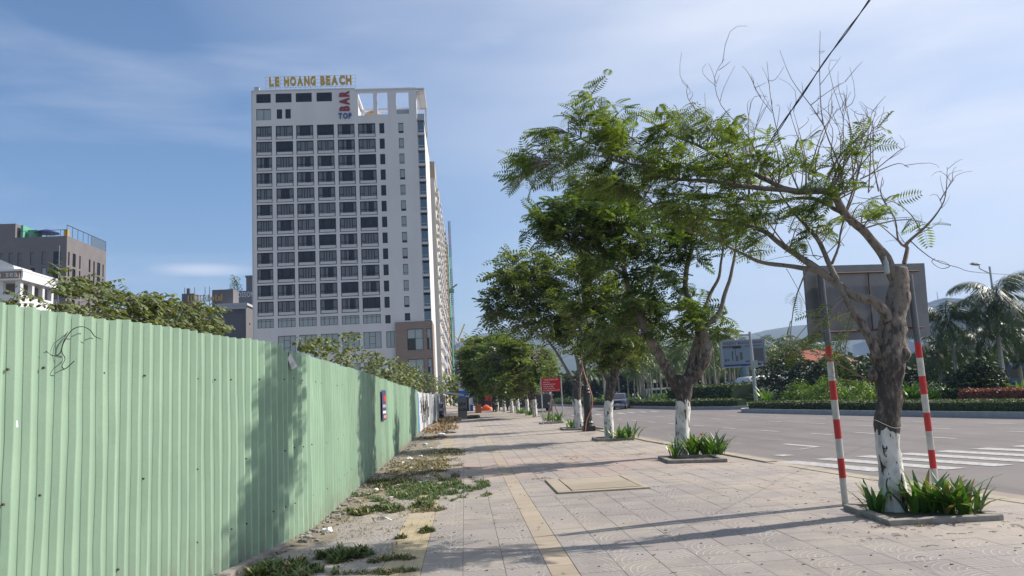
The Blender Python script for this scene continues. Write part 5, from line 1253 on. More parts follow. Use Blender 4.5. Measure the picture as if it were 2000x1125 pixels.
for (X,Y_,zt,base_) in ((XL,YL,3.18,'l'),(XR_,YR_,3.16,'r')):
    z=0; k=0; H_=.262; seq=[('g',.07)]+[('w',.30)]+[('r',.262),('w',.262)]*9
    while z<2.16:
        ty,hh=seq[k]; z1=min(2.16,z+hh); 
        lx=-.004
        q=MB(); q.tube([(X+lx*z,Y_,z),(X+lx*z1,Y_,z1)],.045,12); q.build('pole_band',{'g':m_steel,'w':m_whitepole,'r':m_redpole}[ty],sgp,smooth=False); z=z1; k+=1
    q=MB(); q.tube([(X+lx*2.16,Y_,2.16),(X+lx*zt,Y_,zt)],.044,12); q.build('pole_top',m_sign,sgp)
# ------------------------------------------------------------------ red notice board
pb_=G(1061,829); X0,Y0=float(pb_[0]),float(pb_[1]); X1_=X0+1.16
nbd=thing('notice_board','red notice board with white lettering on two thin grey posts','sign',(X0+.6,Y0,0))
for X in (X0,X1_): q=MB(); q.tube([(X,Y0,0),(X,Y0,2.62)],.033,8); q.build('post',m_steel,nbd)
q=MB(); q.box(X0+.04,X1_-.04,Y0-.03,Y0+.01,1.82,2.62); q.build('board',mat('board_red',(.42,.006,.012),.5),nbd)
for tx,a,w,z,h in (('TUYEN',.16,.26,2.47,.09),('DUONG',.47,.28,2.47,.09),('CAM',.79,.18,2.47,.09)): word(tx,nbd,(X0+a,Y0-.034,z),(1,0),w,h,m_white,.002,.01)
rl=[('- DO RAC',2.34,.36),('- BUON BAN HANG RONG',2.22,.68),('- DAU DO XE TREN',2.10,.56),('- VE BAY QUANG CAO',1.985,.62),('- XA NUOC THAI RA VIA HE',1.87,.92)]
for tx,z,w in rl: word(tx,nbd,(X0+.13,Y0-.034,z),(1,0),w,.062,m_white,.002,.012,gap=.08,space=.45)
# ------------------------------------------------------------------ lamp post
lp=G(1150,842); lx_,ly_=float(lp[0]),float(lp[1]); lam=thing('lamp_post','ornate black cast iron lamp post base with slim upper pole and orange cable','street lamp',(lx_,ly_,0))
q=MB(); q.box(lx_-.26,lx_+.26,ly_-.26,ly_+.26,0,.22); q.lathe((lx_,ly_,.22),[(.25,0),(.22,.08),(.24,.14),(.19,.22),(.17,.5),(.175,1.35),(.19,1.45),(.15,1.5),(.17,1.58),(.12,1.66)],12); q.build('base',m_black,lam,smooth=False)
q=MB(); q.lathe((lx_,ly_,1.88),[(.12,0),(.13,.06),(.09,.12),(.10,.3),(.13,.36),(.08,.42),(.075,.8),(.10,.86),(.07,.92),(.065,1.6)],10); q.build('pole_sleeve',m_black,lam)
q=MB(); q.lathe((lx_,ly_,3.48),[(.06,0),(.055,2.2),(.045,4.0)],8); q.build('pole',m_steel,lam)
q=MB(); q.tube([(lx_,ly_,7.4),(lx_+.5,ly_,7.7),(lx_+1.0,ly_,7.6)],.03,6); q.lathe((lx_+1.0,ly_,7.35),[(.05,0),(.2,.1),(.05,.25)],8); q.build('lantern_arm',m_black,lam)
wire([(lx_-.20,ly_-.3,.02),(lx_-.1,ly_-.28,.5),(lx_+.17,ly_-.22,1.05),(lx_+.2,ly_-.2,1.55),(lx_+.02,ly_-.15,2.2),(lx_-.12,ly_-.1,2.9),(lx_-.12,ly_-.08,3.5)],.028,'orange brown cable sagging down the black lamp post','cable','cable',mat('orange_cable',(.30,.12,.07),.6))
# ------------------------------------------------------------------ overhead cables
wire([AY(1720,-40,8.4),AY(1697,0,8.6),AY(1655,62,8.8),AY(1610,120,9.0),AY(1565,190,9.3),AY(1528,240,9.6),AY(1470,330,10.5)],.009,'thick twisted black cable crossing the sky at the upper right','cable','cable')
wire([AY(1722,-40,8.4),AY(1700,0,8.58),AY(1650,64,8.83),AY(1613,118,9.0),AY(1562,190,9.3),AY(1531,240,9.6),AY(1473,330,10.5)],.007,'second strand wound around the thick black cable at the upper right','cable','cable')
wire([AY(1778,470,9.8),AY(1800,490,10.2),AY(1830,510,11),AY(1870,522,13),AY(1920,533,17),AY(2040,540,30)],.007,'thin grey wire sagging to the right of the sign','cable','cable')
wire([AY(1830,508,11),AY(1845,512,11),AY(1855,520,11),AY(1838,524,11),AY(1820,512,11),AY(1826,505,11)],.005,'small coil of loose wire hanging right of the sign','cable','cable')
wire([AY(1536,525,9.8),AY(1556,560,9.8),AY(1578,605,10.6)],.004,'thin guy wire left of the sign panel','cable','cable')
wire([AY(1708,820,9.6),AY(1726,828,9.6),AY(1746,836,9.62),AY(1765,834,9.7)],.004,'thin wire tied around the nearest trunk','wire','wire')
# ------------------------------------------------------------------ camera gantry pole + billboard + blue signs
p=G(1477,787,.12); cx_,cy_=float(p[0]),float(p[1]); cg=thing('camera_pole','grey pole with a box and long arm carrying dark cameras over the road','pole',(cx_,cy_,.1))
tp=AY(1462,648,cy_); q=MB(); q.tube([(cx_,cy_,0),(cx_,cy_,float(tp[2]))],[.16,.10],10); q.build('pole',m_steel,cg)
zt_=float(tp[2])-.25; ar=AY(1385,656,cy_); q=MB(); q.tube([(cx_,cy_,zt_),(float(ar[0]),cy_,float(ar[2])+.1)],.07,6); q.build('arm',m_steel,cg)
q=MB(); q.box(float(ar[0])-.2,float(ar[0])+1.7,cy_-.2,cy_+.2,float(ar[2])-.35,float(ar[2])-.02); q.build('camera_housing',m_black,cg)
q=MB(); q.box(cx_-.22,cx_+.30,cy_-.35,cy_-.1,2.95,3.55) ; q.build('control_box',m_steel,cg)
p=G(1465,781,.12); bx0=float(p[0]); YB=float(p[1]); A_=AY(1408,668,YB); B__=AY(1489,664,YB); C__=AY(1491,711,YB)
bb=thing('billboard','roadside billboard reading HOLIDAY BEACH DANANG with a beach terrace picture','billboard',(bx0,YB,.1))
xa,xb=float(A_[0]),float(B__[0]); zt_,zb_=float(A_[2])+.02,float(C__[2])-.1
q=MB(); q.box(xa,xb,YB-.25,YB+.25,zb_,zt_); q.build('panel',mat('billboard_blue_grey',(.18,.225,.285),.6,(.23,.28,.33),.5),bb)
q=MB(); 
for a in ((xa-.08,xb+.08,zt_,zt_+.1),(xa-.08,xb+.08,zb_-.1,zb_)): q.box(a[0],a[1],YB-.3,YB+.3,a[2],a[3])
q.box(xa-.14,xa,YB-.3,YB+.3,zb_,zt_); q.box(xb,xb+.08,YB-.3,YB+.3,zb_,zt_); q.build('frame',m_steel,bb)
q=MB(); q.tube([(bx0-.3,YB,0),(bx0-.3,YB,zb_)],.42,12); q.build('post',mat('billboard_post_paint',(.16,.22,.24),.6),bb)
yb=YB-.256; w_=xb-xa; h_=zt_-zb_
def prt(a,b,c,d,m): 
    q=MB(); q.box(xa+w_*a,xa+w_*b,yb-.004,yb,zb_+h_*c,zb_+h_*d); q.build('print',m,bb)
m_bn=mat('billboard_navy',(.04,.04,.16),.5); m_bp=mat('billboard_pale',(.32,.32,.36),.5); m_bb=mat('billboard_brown',(.11,.10,.10),.6)
prt(.01,.99,.83,.98,m_bp); prt(.01,.99,.0,.08,m_bn); prt(.0,.24,.72,.82,m_bb); prt(.24,.45,.70,.80,m_dark); prt(.74,.97,.16,.68,m_bb); prt(.40,.47,.25,.55,m_bb); prt(.53,.68,.16,.20,m_dark); prt(.22,.24,.22,.6,m_dark); prt(.30,.36,.2,.42,m_bb); prt(.30,.31,.42,.7,m_dark); prt(.05,.08,.2,.3,m_dark); prt(.11,.13,.22,.3,m_dark)
word('HOLIDAY BEACH DANANG',bb,(xa+w_*.03,yb-.02,zb_+h_*.86),(1,0),w_*.93,h_*.1,m_bn,.003,.02,gap=.06,space=.35)
word('HOTEL & RESORT',bb,(xa+w_*.55,yb-.02,zb_+h_*.76),(1,0),w_*.38,h_*.045,m_bn,.003,.01,gap=.06,space=.35)
def signpost(x,y,Y,w,h,label,txt=None,panel=m_blue,zoff=0):
    A=AY(x,y,Y); t=thing('direction_sign',label,'sign',(float(A[0])+w/2,Y,0)); z=float(A[2])
    q=MB(); q.tube([(float(A[0])+w/2,Y+.08,-.1),(float(A[0])+w/2,Y+.08,z)],.05,6); q.build('post',m_steel,t)
    q=MB(); q.box(float(A[0]),float(A[0])+w,Y-.02,Y+.03,z-h,z); q.build('panel',panel,t)
    if txt: word(txt,t,(float(A[0])+w*.15,Y-.03,z-h*.8),(1,0),w*.7,h*.6,m_white,.004,.02)
    else:
        q=MB(); 
        for k in (.25,.5,.75): q.box(float(A[0])+w*.12,float(A[0])+w*.88,Y-.03,Y-.021,z-h*k-.05,z-h*k+.05)
        q.build('lettering',m_white,t)
signpost(1416,744,105,.95,.75,'blue direction sign left of the parking sign under the palms')
signpost(1426.5,744,104,.7,.75,'white and blue square P parking sign under the palms','P')
q=MB()
# ------------------------------------------------------------------ vehicles
m_carb=mat('blue_grey_car_paint',(.085,.105,.17),.28,metal=.3,coat=.6); m_carw=mat('white_car_paint',(.62,.62,.64),.3,coat=.5); m_card=mat('dark_car_paint',(.03,.032,.036),.4,coat=.3)
m_lampg=mat('headlamp_glass',(.45,.47,.5),.15,spec=.8); m_vglass=mat('vehicle_glass',(.012,.015,.02),.06,spec=.8)
def loft(q,sections):
    """sections: list of (y, [(x,z),...]) same count -> closed skin"""
    n=len(sections[0][1]); i0=len(q.v)
    for y,ps in sections:
        for x,z in ps: q.v.append((x,y,z))
    for s in range(len(sections)-1):
        for j in range(n):
            k=(j+1)%n; a=i0+s*n+j; b=i0+s*n+k; q.f.append((a,b,b+n,a+n)); q.m.append(q.k)
    q.f.append(tuple(i0+j for j in reversed(range(n)))); q.m.append(q.k); e=i0+(len(sections)-1)*n; q.f.append(tuple(e+j for j in range(n))); q.m.append(q.k)
def ring(hw,z0,z1,inset=.0,bev=.12):
    return [(-hw+.04,z0),(hw-.04,z0),(hw,z0+.15),(hw,z1-bev),(hw-bev*.6-inset,z1),(-hw+bev*.6+inset,z1),(-hw,z1-bev),(-hw,z0+.15)]
def wheel(t,x,y,r_,w):
    q=MB(); q.tube([(x-w/2,y,r_),(x-w/2+.03,y,r_),(x+w/2-.03,y,r_),(x+w/2,y,r_)],[r_*.9,r_,r_,r_*.9],16); o=q.build('wheel',m_rubber,t)
    q=MB(); q.tube([(x-w/2-.01,y,r_),(x+w/2+.01,y,r_)],r_*.6,10); h=q.build('rim',m_steel,o)
def suv(loc,rz,sc,label):
    """pickup-style SUV, front towards -Y, built at the origin then moved"""
    t=thing('parked_car' if 0 else 'car',label,'car',(0,0,0))
    q=MB(); loft(q,[(-2.55,ring(.80,.45,.95,.0)),(-2.45,ring(.90,.38,1.05)),(-2.2,ring(.93,.34,1.14)),(-1.3,ring(.94,.34,1.20)),(-1.1,ring(.94,.34,1.20)),(1.2,ring(.94,.34,1.18)),(2.5,ring(.93,.38,1.16)),(2.65,ring(.88,.5,1.1))]); q.build('body',m_carb,t)
    q=MB(); loft(q,[(-1.25,[(-.86,1.17),(.86,1.17),(.84,1.2),(-.84,1.2)]),(-.55,[(-.87,1.17),(.87,1.17),(.70,1.74),(-.70,1.74)]),(-.2,[(-.87,1.17),(.87,1.17),(.69,1.80),(-.69,1.80)]),(1.5,[(-.86,1.17),(.86,1.17),(.67,1.80),(-.67,1.80)]),(2.3,[(-.86,1.17),(.86,1.17),(.70,1.3),(-.70,1.3)])]); q.build('cabin',m_carb,t)
    q=MB(); q.poly([(-.76,-1.245,1.235),(.76,-1.245,1.235),(.64,-.585,1.735),(-.64,-.585,1.735)]); q.build('windscreen',m_vglass,t)
    for s in (-1,1):
        q=MB(); P_=[(s*.862,-.95,1.24),(s*.862,1.9,1.24),(s*.71,1.45,1.71),(s*.71,-.35,1.71)]; q.poly(P_ if s>0 else P_[::-1]); q.build('side_window',m_vglass,t)
        q=MB(); q.box(s*.60-.22,s*.60+.22,-2.52,-2.42,.83,.99); q.build('headlight',m_lampg,t)
        q=MB(); q.box(s*1.02-.1,s*1.02+.1,-1.05,-.9,1.2,1.38); q.build('wing_mirror',m_carb,t)
        for y in (-1.6,1.65): wheel(t,s*.80,y,.39,.26)
    q=MB(); q.box(-.42,.42,-2.57,-2.5,.72,.98); q.build('grille',m_dark,t)
    q=MB(); q.box(-.78,.78,-2.58,-2.48,.40,.60); q.build('bumper',m_steel,t)
    q=MB(); q.box(-.22,.22,-2.60,-2.575,.56,.68); q.build('number_plate',m_white,t)
    t.location=loc; t.rotation_euler=(0,0,rz); t.scale=(sc,)*3; return t
p=G(1219,799.5,-.1); suv((float(p[0]),float(p[1])+2,-.1),R(-16),.84,'dark blue pickup style car driving towards the camera')
def van(loc,rz,L_,w,h,label,body,name='van',cat='van',bus=True):
    t=thing(name,label,cat,(0,0,0)); hw=w/2
    q=MB(); loft(q,[(-L_/2,ring(hw-.12,.4,h-.5,.1)),(-L_/2+.3,ring(hw,.35,h-.15)),(-L_/2+1.0,ring(hw,.35,h)),(L_/2-.3,ring(hw,.35,h)),(L_/2,ring(hw-.1,.4,h-.1))]); q.build('body',body,t)
    for s in (-1,1):
        q=MB(); nwin=max(2,int((L_-1)/1.3))
        for k in range(nwin):
            a=-L_/2+.7+k*(L_-1.2)/nwin; b=a+(L_-1.2)/nwin-.08; P_=[(s*(hw+.006),a,h*.52),(s*(hw+.006),b,h*.52),(s*(hw+.006),b,h*.83),(s*(hw+.006),a,h*.83)]
            q.poly(P_ if s>0 else P_[::-1])
        q.build('side_window',m_vglass,t)
        for y in (-L_/2+1.1,L_/2-1.2): wheel(t,s*(hw-.12),y,.4,.26)
        q=MB(); q.box(s*hw*.7-.15,s*hw*.7+.15,-L_/2-.03,-L_/2+.06,.75,.95); q.build('headlight',m_lampg,t)
    q=MB(); q.poly([(-hw+.25,-L_/2-.005,h*.5),(hw-.25,-L_/2-.005,h*.5),(hw-.3,-L_/2+.2,h*.86),(-hw+.3,-L_/2+.2,h*.86)]); q.build('windscreen',m_vglass,t)
    q=MB(); q.poly([(hw-.25,L_/2+.008,h*.5),(-hw+.25,L_/2+.008,h*.5),(-hw+.3,L_/2+.008,h*.85),(hw-.3,L_/2+.008,h*.85)]); q.build('rear_window',m_vglass,t)
    t.location=loc; t.rotation_euler=(0,0,rz); return t
p=AY(1490,776,76); van((float(p[0]),76,.15),R(-68),5.2,1.9,2.25,'white minibus parked behind the camera pole near the bushes',m_carw,'minibus','bus')
for x,Yv,lb in ((1372,112,'white car roof showing above the hedge, left of the billboard'),(1395,110,'white car beside it above the hedge under the palms'),(1290,118,'pale car half hidden behind the palm trunks')):
    p=AY(x,770,Yv); van((float(p[0]),Yv,0),R(80),4.4,1.8,1.75,lb,m_carw,'parked_car','car')
van((8.0,84,-.1),0,5.2,1.9,2.3,'dark van parked by the kerb behind the row of painted trunks',m_card)
van((7.3,97,-.1),0,5.5,1.95,2.6,'dark box van parked behind the fifth and sixth trunks',m_card)
# three-wheel cargo carts / trucks at the end of the sidewalk
def cart(loc,w,h,L_,roof,body,label):
    x,y,z=loc; t=thing('cargo_cart',label,'cart',loc)
    q=MB(); q.box(x-w/2,x+w/2,y,y+L_,z+.45,z+h*.62); q.build('load_box',body,t,bevel=.03)
    q=MB(); q.box(x-w/2-.1,x+w/2+.1,y-.1,y+L_+.1,z+h-.08,z+h); q.build('roof',roof,t,bevel=.02)
    for sx in (-1,1):
        for yy in (0,L_): q=MB(); q.tube([(x+sx*w*.47,y+yy,z+h*.6),(x+sx*w*.47,y+yy,z+h)],.03,5); q.build('roof_post',m_steel,t)
        wheel(t,x+sx*w*.42,y+.5,.3,.15)
    wheel(t,x,y+L_+.3,.3,.12)
    q=MB(); q.box(x-w/2+.05,x+w/2-.05,y-.02,y+.02,z+h*.62,z+h*.9); q.build('curtain',m_dark,t)
    return t
def gp(x,y,z=0.): p=G(x,y,z); return (float(p[0]),float(p[1]),z)
cart(gp(978,803),2.0,2.5,2.6,m_white,m_card,'dark cart with a bright white roof parked behind the motorbike')
cart(gp(948,801),2.6,2.3,2.4,m_steel,m_card,'dark cart with a flat steel roof behind the orange tarp')
q=MB(); a=gp(964,800.5); t=thing('red_cart','red painted cart parked between the two dark carts','cart',(a[0],a[1],0)); q.box(a[0]-1.1,a[0]+1.0,a[1],a[1]+2.2,1.25,2.6); q.build('cab',m_redp,t,bevel=.06); q=MB(); q.box(a[0]-1.15,a[0]+1.1,a[1]+.1,a[1]+2.3,.4,1.22); q.build('chassis',m_card,t)
for s in (-.9,.8): wheel(t,a[0]+s,a[1]+.4,.38,.2)
# orange tarp
a=gp(950,802.5); q=MB(); V=[];n=9
for j in range(n):
    for i in range(n):
        u,v=i/(n-1)*2-1,j/(n-1)*2-1; h=max(0,1-u*u)*max(0,1-v*v)**.7; V.append((a[0]+u*.8,a[1]+v*.5,.02+.75*h+.12*noise.noise(Vector((u*3,v*3,1)))*(h>0)))
q.v=V
for j in range(n-1):
    for i in range(n-1): k=j*n+i; q.f.append((k,k+1,k+1+n,k+n)); q.m.append(0)
tag(q.build('tarp_heap',m_orange,origin=(a[0],a[1],0)),'crumpled bright orange tarp lying at the end of the sidewalk','tarp')
# motorbike
a=gp(969,804.5); t=thing('motorbike','dark motorbike standing on the sidewalk beside the tree row','motorbike',a)
for yy in (0,1.25):
    q=MB(); c0_=np.array([a[0],a[1]+yy,.30]); P_=[c0_+np.array([0,math.cos(u)*.27,math.sin(u)*.27]) for u in np.linspace(0,6.283,15)]; q.tube(P_,.055,6); q.build('wheel',m_rubber,t)
q=MB(); q.tube([(a[0],a[1]+.0,.3),(a[0],a[1]+.22,.95),(a[0],a[1]+.25,1.05)],.04,6); q.tube([(a[0]-.32,a[1]+.2,1.05),(a[0]+.32,a[1]+.2,1.05)],.02,5); q.build('fork',m_steel,t)
q=MB(); loft(q,[(a[1]+.05,[(a[0]-.18,.55),(a[0]+.18,.55),(a[0]+.12,.98),(a[0]-.12,.98)]),(a[1]+.35,[(a[0]-.16,.35),(a[0]+.16,.35),(a[0]+.14,.7),(a[0]-.14,.7)]),(a[1]+1.2,[(a[0]-.15,.4),(a[0]+.15,.4),(a[0]+.13,.75),(a[0]-.13,.75)]),(a[1]+1.45,[(a[0]-.06,.6),(a[0]+.06,.6),(a[0]+.05,.8),(a[0]-.05,.8)])]); q.build('body',m_card,t)
q=MB(); q.box(a[0]-.13,a[0]+.13,a[1]+.5,a[1]+1.25,.75,.84); q.build('seat',m_dark,t,bevel=.03)
q=MB(); q.lathe((a[0],a[1]+.02,.8),[(.02,0),(.07,.05),(.02,.12)],8); q.build('headlight',m_lampg,t)
# graffiti block, booth
A=gp(895,817.5); B=gp(911,819)
blk=thing('concrete_block','grey upright concrete slab with black graffiti scrawl beside the fence end','concrete block',(A[0]+.3,A[1],0))
xw=B[0]-A[0]; q=MB(); q.box(A[0],A[0]+max(.8,xw),A[1],A[1]+.6,0,1.72); q.build('slab',m_conc,blk,bevel=.03)
word('DOW',blk,(A[0]+.08,A[1]-.012,1.05),(1,0),.62,.32,m_dark,.004,.03); word('KILEM',blk,(A[0]+.08,A[1]-.012,.62),(1,0),.66,.22,m_dark,.004,.03)
A=gp(899,803.5); hut=thing('guard_booth','small white and blue guard booth with a lean-to roof at the fence end','booth',(A[0],A[1],0)); s=A[1]/100.
def hb(x0,x1,z0,z1,m,nm,y0=0,y1=2.2): q=MB(); q.box(A[0]+x0,A[0]+x1,A[1]+y0,A[1]+y1,z0,z1); return q.build(nm,m,hut)
hb(-.1,1.75,2.75,4.0,m_white,'wall'); hb(-.1,1.75,1.75,2.75,m_blue,'blue_wall_band',-.01,2.21); hb(-.1,1.75,0,1.75,m_dark,'dark_opening',.3,2.2); hb(1.35,1.75,0,.8,m_blue,'blue_post_foot',-.02,.28); hb(1.35,1.75,.8,1.75,m_white,'white_post',-.01,.28); hb(.85,1.15,2.7,3.0,m_grey,'vent',-.05,0); hb(.3,.8,3.3,3.7,m_dark,'window',-.03,0)
q=MB(); M_=Matrix.Translation((A[0],A[1],0)); q.poly([(A[0]-1.1,A[1]-.6,3.75),(A[0]+2.0,A[1]-.6,4.25),(A[0]+2.0,A[1]+2.8,4.35),(A[0]-1.1,A[1]+2.8,3.85)]); q.poly([(A[0]-1.1,A[1]-.6,3.63),(A[0]-1.1,A[1]-.6,3.75),(A[0]+2.0,A[1]-.6,4.25),(A[0]+2.0,A[1]-.6,4.13)][::-1]); q.build('roof',m_grey,hut)
q=MB(); q.lathe((A[0]+.9,A[1]+6,4.2),[(.5,-4),(.5,.6),(.1,.8)],10); tag(q.build('water_tank',mat('tank_green',(.1,.3,.2),.6),origin=(A[0]+.9,A[1]+6,0)),'green water tank behind the guard booth','tank')
q=MB(); zz=[(A[0]-2.2,2.5),(A[0]-.2,2.15),(A[0]+1.5,1.75)]
V=[]
for k,(x,z) in enumerate(zz): V+=[(x,A[1]-8,z),(x,A[1]-5,z+.25)]
q.v=V; q.f=[(0,2,3,1),(2,4,5,3)]; q.m=[0,0]
t=q.build('canopy_tarp',m_black,origin=(A[0],A[1]-7,0)); so_=t.modifiers.new('s','SOLIDIFY'); so_.thickness=.04; tag(t,'sagging black tarp canopy stretched above the graffitied slab','tarp')
for (x,y0_,h,lb) in ((917.5,803,3.2,'slim grey pole in front of the blue booth'),(934,805,2.9,'bare concrete post standing on the sidewalk before the carts'),(966,800,6.0,'tall thin grey pole rising behind the red cart')):
    a=gp(x,y0_); q=MB(); q.tube([(a[0],a[1],0),(a[0],a[1],h)],.09,8); tag(q.build('pole',m_steel,origin=a),lb,'pole')
van((-3.6+.8,71,0),R(4),4.2,1.7,1.5,'dark blue car parked between fence end and graffitied slab',mat('navy_car',(.02,.025,.06),.3,coat=.5),'parked_car','car')
a=gp(934.5,806.5); q=MB(); q.box(a[0]-.35,a[0]+.35,a[1],a[1]+.4,0,.5); q.box(a[0]-.35,a[0]+.35,a[1]+.36,a[1]+.4,.5,.95); tag(q.build('wooden_chair',mat('orange_wood',(.35,.14,.06),.7),origin=a),'low orange wooden seat against the bare post','chair')
# far wall closing the street behind booth
# ------------------------------------------------------------------ palms
def palm_mesh(h,nfr,fl,seed,leaf=26,indiv=False,tr=.14,lw=.05,hang=1.0):
    rg=random.Random(seed); q=MB(); bend=rg.uniform(-.4,.4)
    P_=[(bend*(u**2),0,h*u) for u in np.linspace(0,1,9)]; q.tube(P_,[tr*1.35]+[tr*(1-.35*u) for u in np.linspace(.1,1,8)],8)
    tm=bpy.data.meshes.new('trunk'); tm.from_pydata(q.v,[],q.f); tm.materials.append(m_palmtr)
    fm=[]
    for k in range(nfr):
        az=k*2.399+rg.uniform(-.2,.2); el=R(rg.uniform(78,20) if k<nfr*.35 else rg.uniform(35,-45)); L_=fl*rg.uniform(.85,1.1)
        V=[];F=[]; pts=[]; p=np.array([0,0,0.]); e=el; n=10
        for i in range(n+1):
            pts.append(p.copy()); d=np.array([math.cos(az)*math.cos(e),math.sin(az)*math.cos(e),math.sin(e)]); p=p+d*L_/n; e-=R(rg.uniform(7,11))*hang
        side=np.array([-math.sin(az),math.cos(az),0])
        for i in range(n):
            a,b=pts[i],pts[i+1]; w=.03*(1-i/n)+.008; o=len(V); V+=[a+side*w,a-side*w,b-side*w*.8,b+side*w*.8]; F.append((o,o+1,o+2,o+3))
        for i in range(leaf):
            u=.1+.9*i/leaf; kk=u*n; i0=min(n-1,int(kk)); c=pts[i0]+(pts[i0+1]-pts[i0])*(kk-i0); ax=pts[i0+1]-pts[i0]; ax/=np.linalg.norm(ax)
            ll=L_*.30*math.sin(math.pi*(.15+.8*u))**.6
            for s in (-1,1):
                d=side*s*.75+ax*.55+np.array([0,0,-.35-.5*rg.random()]); d/=np.linalg.norm(d); wv=ax*lw; o=len(V)
                m_=c+d*ll*.5; V+=[c-wv*.4,m_-wv*.5,c+d*ll+np.array([0,0,-.12*ll]),m_+wv*.6+wv*.2]; F.append((o,o+1,o+2,o+3) if s>0 else (o,o+3,o+2,o+1))
        fm.append((np.array(V),np.array(F)))
    return tm,fm,(bend,0,h)
for (x,Yp,yb_,zt,fl,nf,lb,sd) in ((1872,47,745,5.0,3.0,26,'shorter coconut palm at the right, left of the tall one',1),(1958,46,748,6.2,3.5,30,'tall coconut palm at the right edge beside the street lamp',2)):
    p=AY(x,yb_,Yp); loc=(float(p[0]),Yp,.1); tm,fm,top=palm_mesh(zt,nf,fl,sd,leaf=34,lw=.05,hang=1.15); t=thing('coconut_palm',lb,'palm tree',loc); kid('trunk',tm,t)
    for V,F in fm: kid('frond',fastmesh('frond',V,F,m_palmd),t,Matrix.Translation(top))
for (x,Yp,zt,lb,sd) in ((1838,55,3.6,'low dark coconut palm peeking out right beside the sign panel',5),(1915,52,4.0,'dark coconut palm half hidden between the two near palms',6),(1996,50,4.4,'dark drooping coconut palm cut by the right edge',7)):
    p=AY(x,750,Yp); loc=(float(p[0]),float(Yp),.1); tm,fm,top=palm_mesh(zt,22,3.1,sd,leaf=26,lw=.06,hang=1.25); t=thing('coconut_palm',lb,'palm tree',loc); kid('trunk',tm,t)
    V,F=join(fm); kid('crown',fastmesh('crown',V+np.array(top),F,m_palmd),t)['kind']='stuff'
protos=[]
for k in range(4):
    tm,fm,top=palm_mesh([5.2,6.0,6.8,5.6][k],15,2.9,10+k,leaf=12,lw=.10); V,F=join(fm); V=V+np.array(top); protos.append((tm,fastmesh('crown',V,F,m_palm)))
rg=random.Random(9); np_=0
for i in range(95):
    x=rg.uniform(1085,1600); Yp=rg.uniform(92,150)
    if x>1440: Yp=rg.uniform(100,150)
    p=AY(x,780,Yp)
    if p[0]<medB[5][0]+6: continue
    t=thing('grove_palm','slender coconut palm in the dense grove across the road','palm tree',(float(p[0]),Yp,-.1),'coconut palms of the grove across the road'); tm,cm=rg.choice(protos); kid('trunk',tm,t); kid('crown',cm,t)['kind']='stuff'; t.rotation_euler=(0,0,rg.uniform(0,6.28)); s_=rg.uniform(.85,1.15); t.scale=(s_,s_,s_)
for (x,Yp,s_,lb) in ((1400,84,1.0,'coconut palm crown just above the camera pole arm'),(1352,80,.95,'coconut palm behind the second tree with a pale base'),(1530,95,.8,'small palm between the billboard and the red roof'),(1640,60,.55,'low palm left of the sign panel foot')):
    p=AY(x,781,Yp); t=thing('coconut_palm',lb,'palm tree',(float(p[0]),Yp,0)); tm,cm=protos[1]; kid('trunk',tm,t); kid('crown',cm,t)['kind']='stuff'; t.rotation_euler=(0,0,rg.uniform(0,6)); t.scale=(s_,)*3
# far woods: one mass of foliage behind the grove and along the right
def wood(name,segs,n,size,h0,h1,material):
    def smp():
        a,b=random.choice(segs); u=random.random(); x=a[0]+(b[0]-a[0])*u; y=a[1]+(b[1]-a[1])*u
        hh=h0+(h1-h0)*(.5+.9*noise.noise(Vector((x*.09,y*.09,2))))
        return (x+uni(-3,3),y+uni(-4,4),uni(0,1)**.6*max(1.5,hh))
    V,F=leaf_cloud(n,smp,size); o=link(name,fastmesh(name,V,F,material)); o['kind']='stuff'; tag(o,{'far_wood':'dark mass of trees closing the view behind the palm grove','right_wood':'dark mixed trees behind the median bushes at the right','end_wood':'olive tree mass at the far end of the street','left_wood':'low trees behind the hoarding'}.get(name),'trees'); return o
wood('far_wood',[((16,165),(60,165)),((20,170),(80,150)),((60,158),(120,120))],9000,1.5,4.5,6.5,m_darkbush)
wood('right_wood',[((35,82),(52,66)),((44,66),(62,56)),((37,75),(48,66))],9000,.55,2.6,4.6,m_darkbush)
wood('end_wood',[((1,150),(14,150)),((-3,175),(8,175))],2500,1.1,4.0,7.5,m_leafC)
# darker shrub mass under palms at the right + blue vehicle
for (x,y,Yp,rx,rz,lb) in ((1905,750,44,2.3,1.6,'dark round shrub under the two near palms'),(1925,750,43,1.5,1.9,'dark cone shaped shrub beside the round one'),(1560,760,70,4.5,3.6,'large dark tree mass left of the sign panel'),(1640,760,66,4.0,3.0,'dark leafy tree behind the left sign post')):
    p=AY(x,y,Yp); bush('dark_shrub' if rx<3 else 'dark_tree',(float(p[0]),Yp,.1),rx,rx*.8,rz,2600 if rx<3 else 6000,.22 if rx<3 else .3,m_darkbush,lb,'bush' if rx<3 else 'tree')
p=AY(1985,740,52); van((float(p[0]),52,.1),R(75),5.5,2.0,2.0,'blue covered vehicle parked behind the shrubs at the right edge',mat('faded_blue',(.10,.16,.32),.7),'van','van')
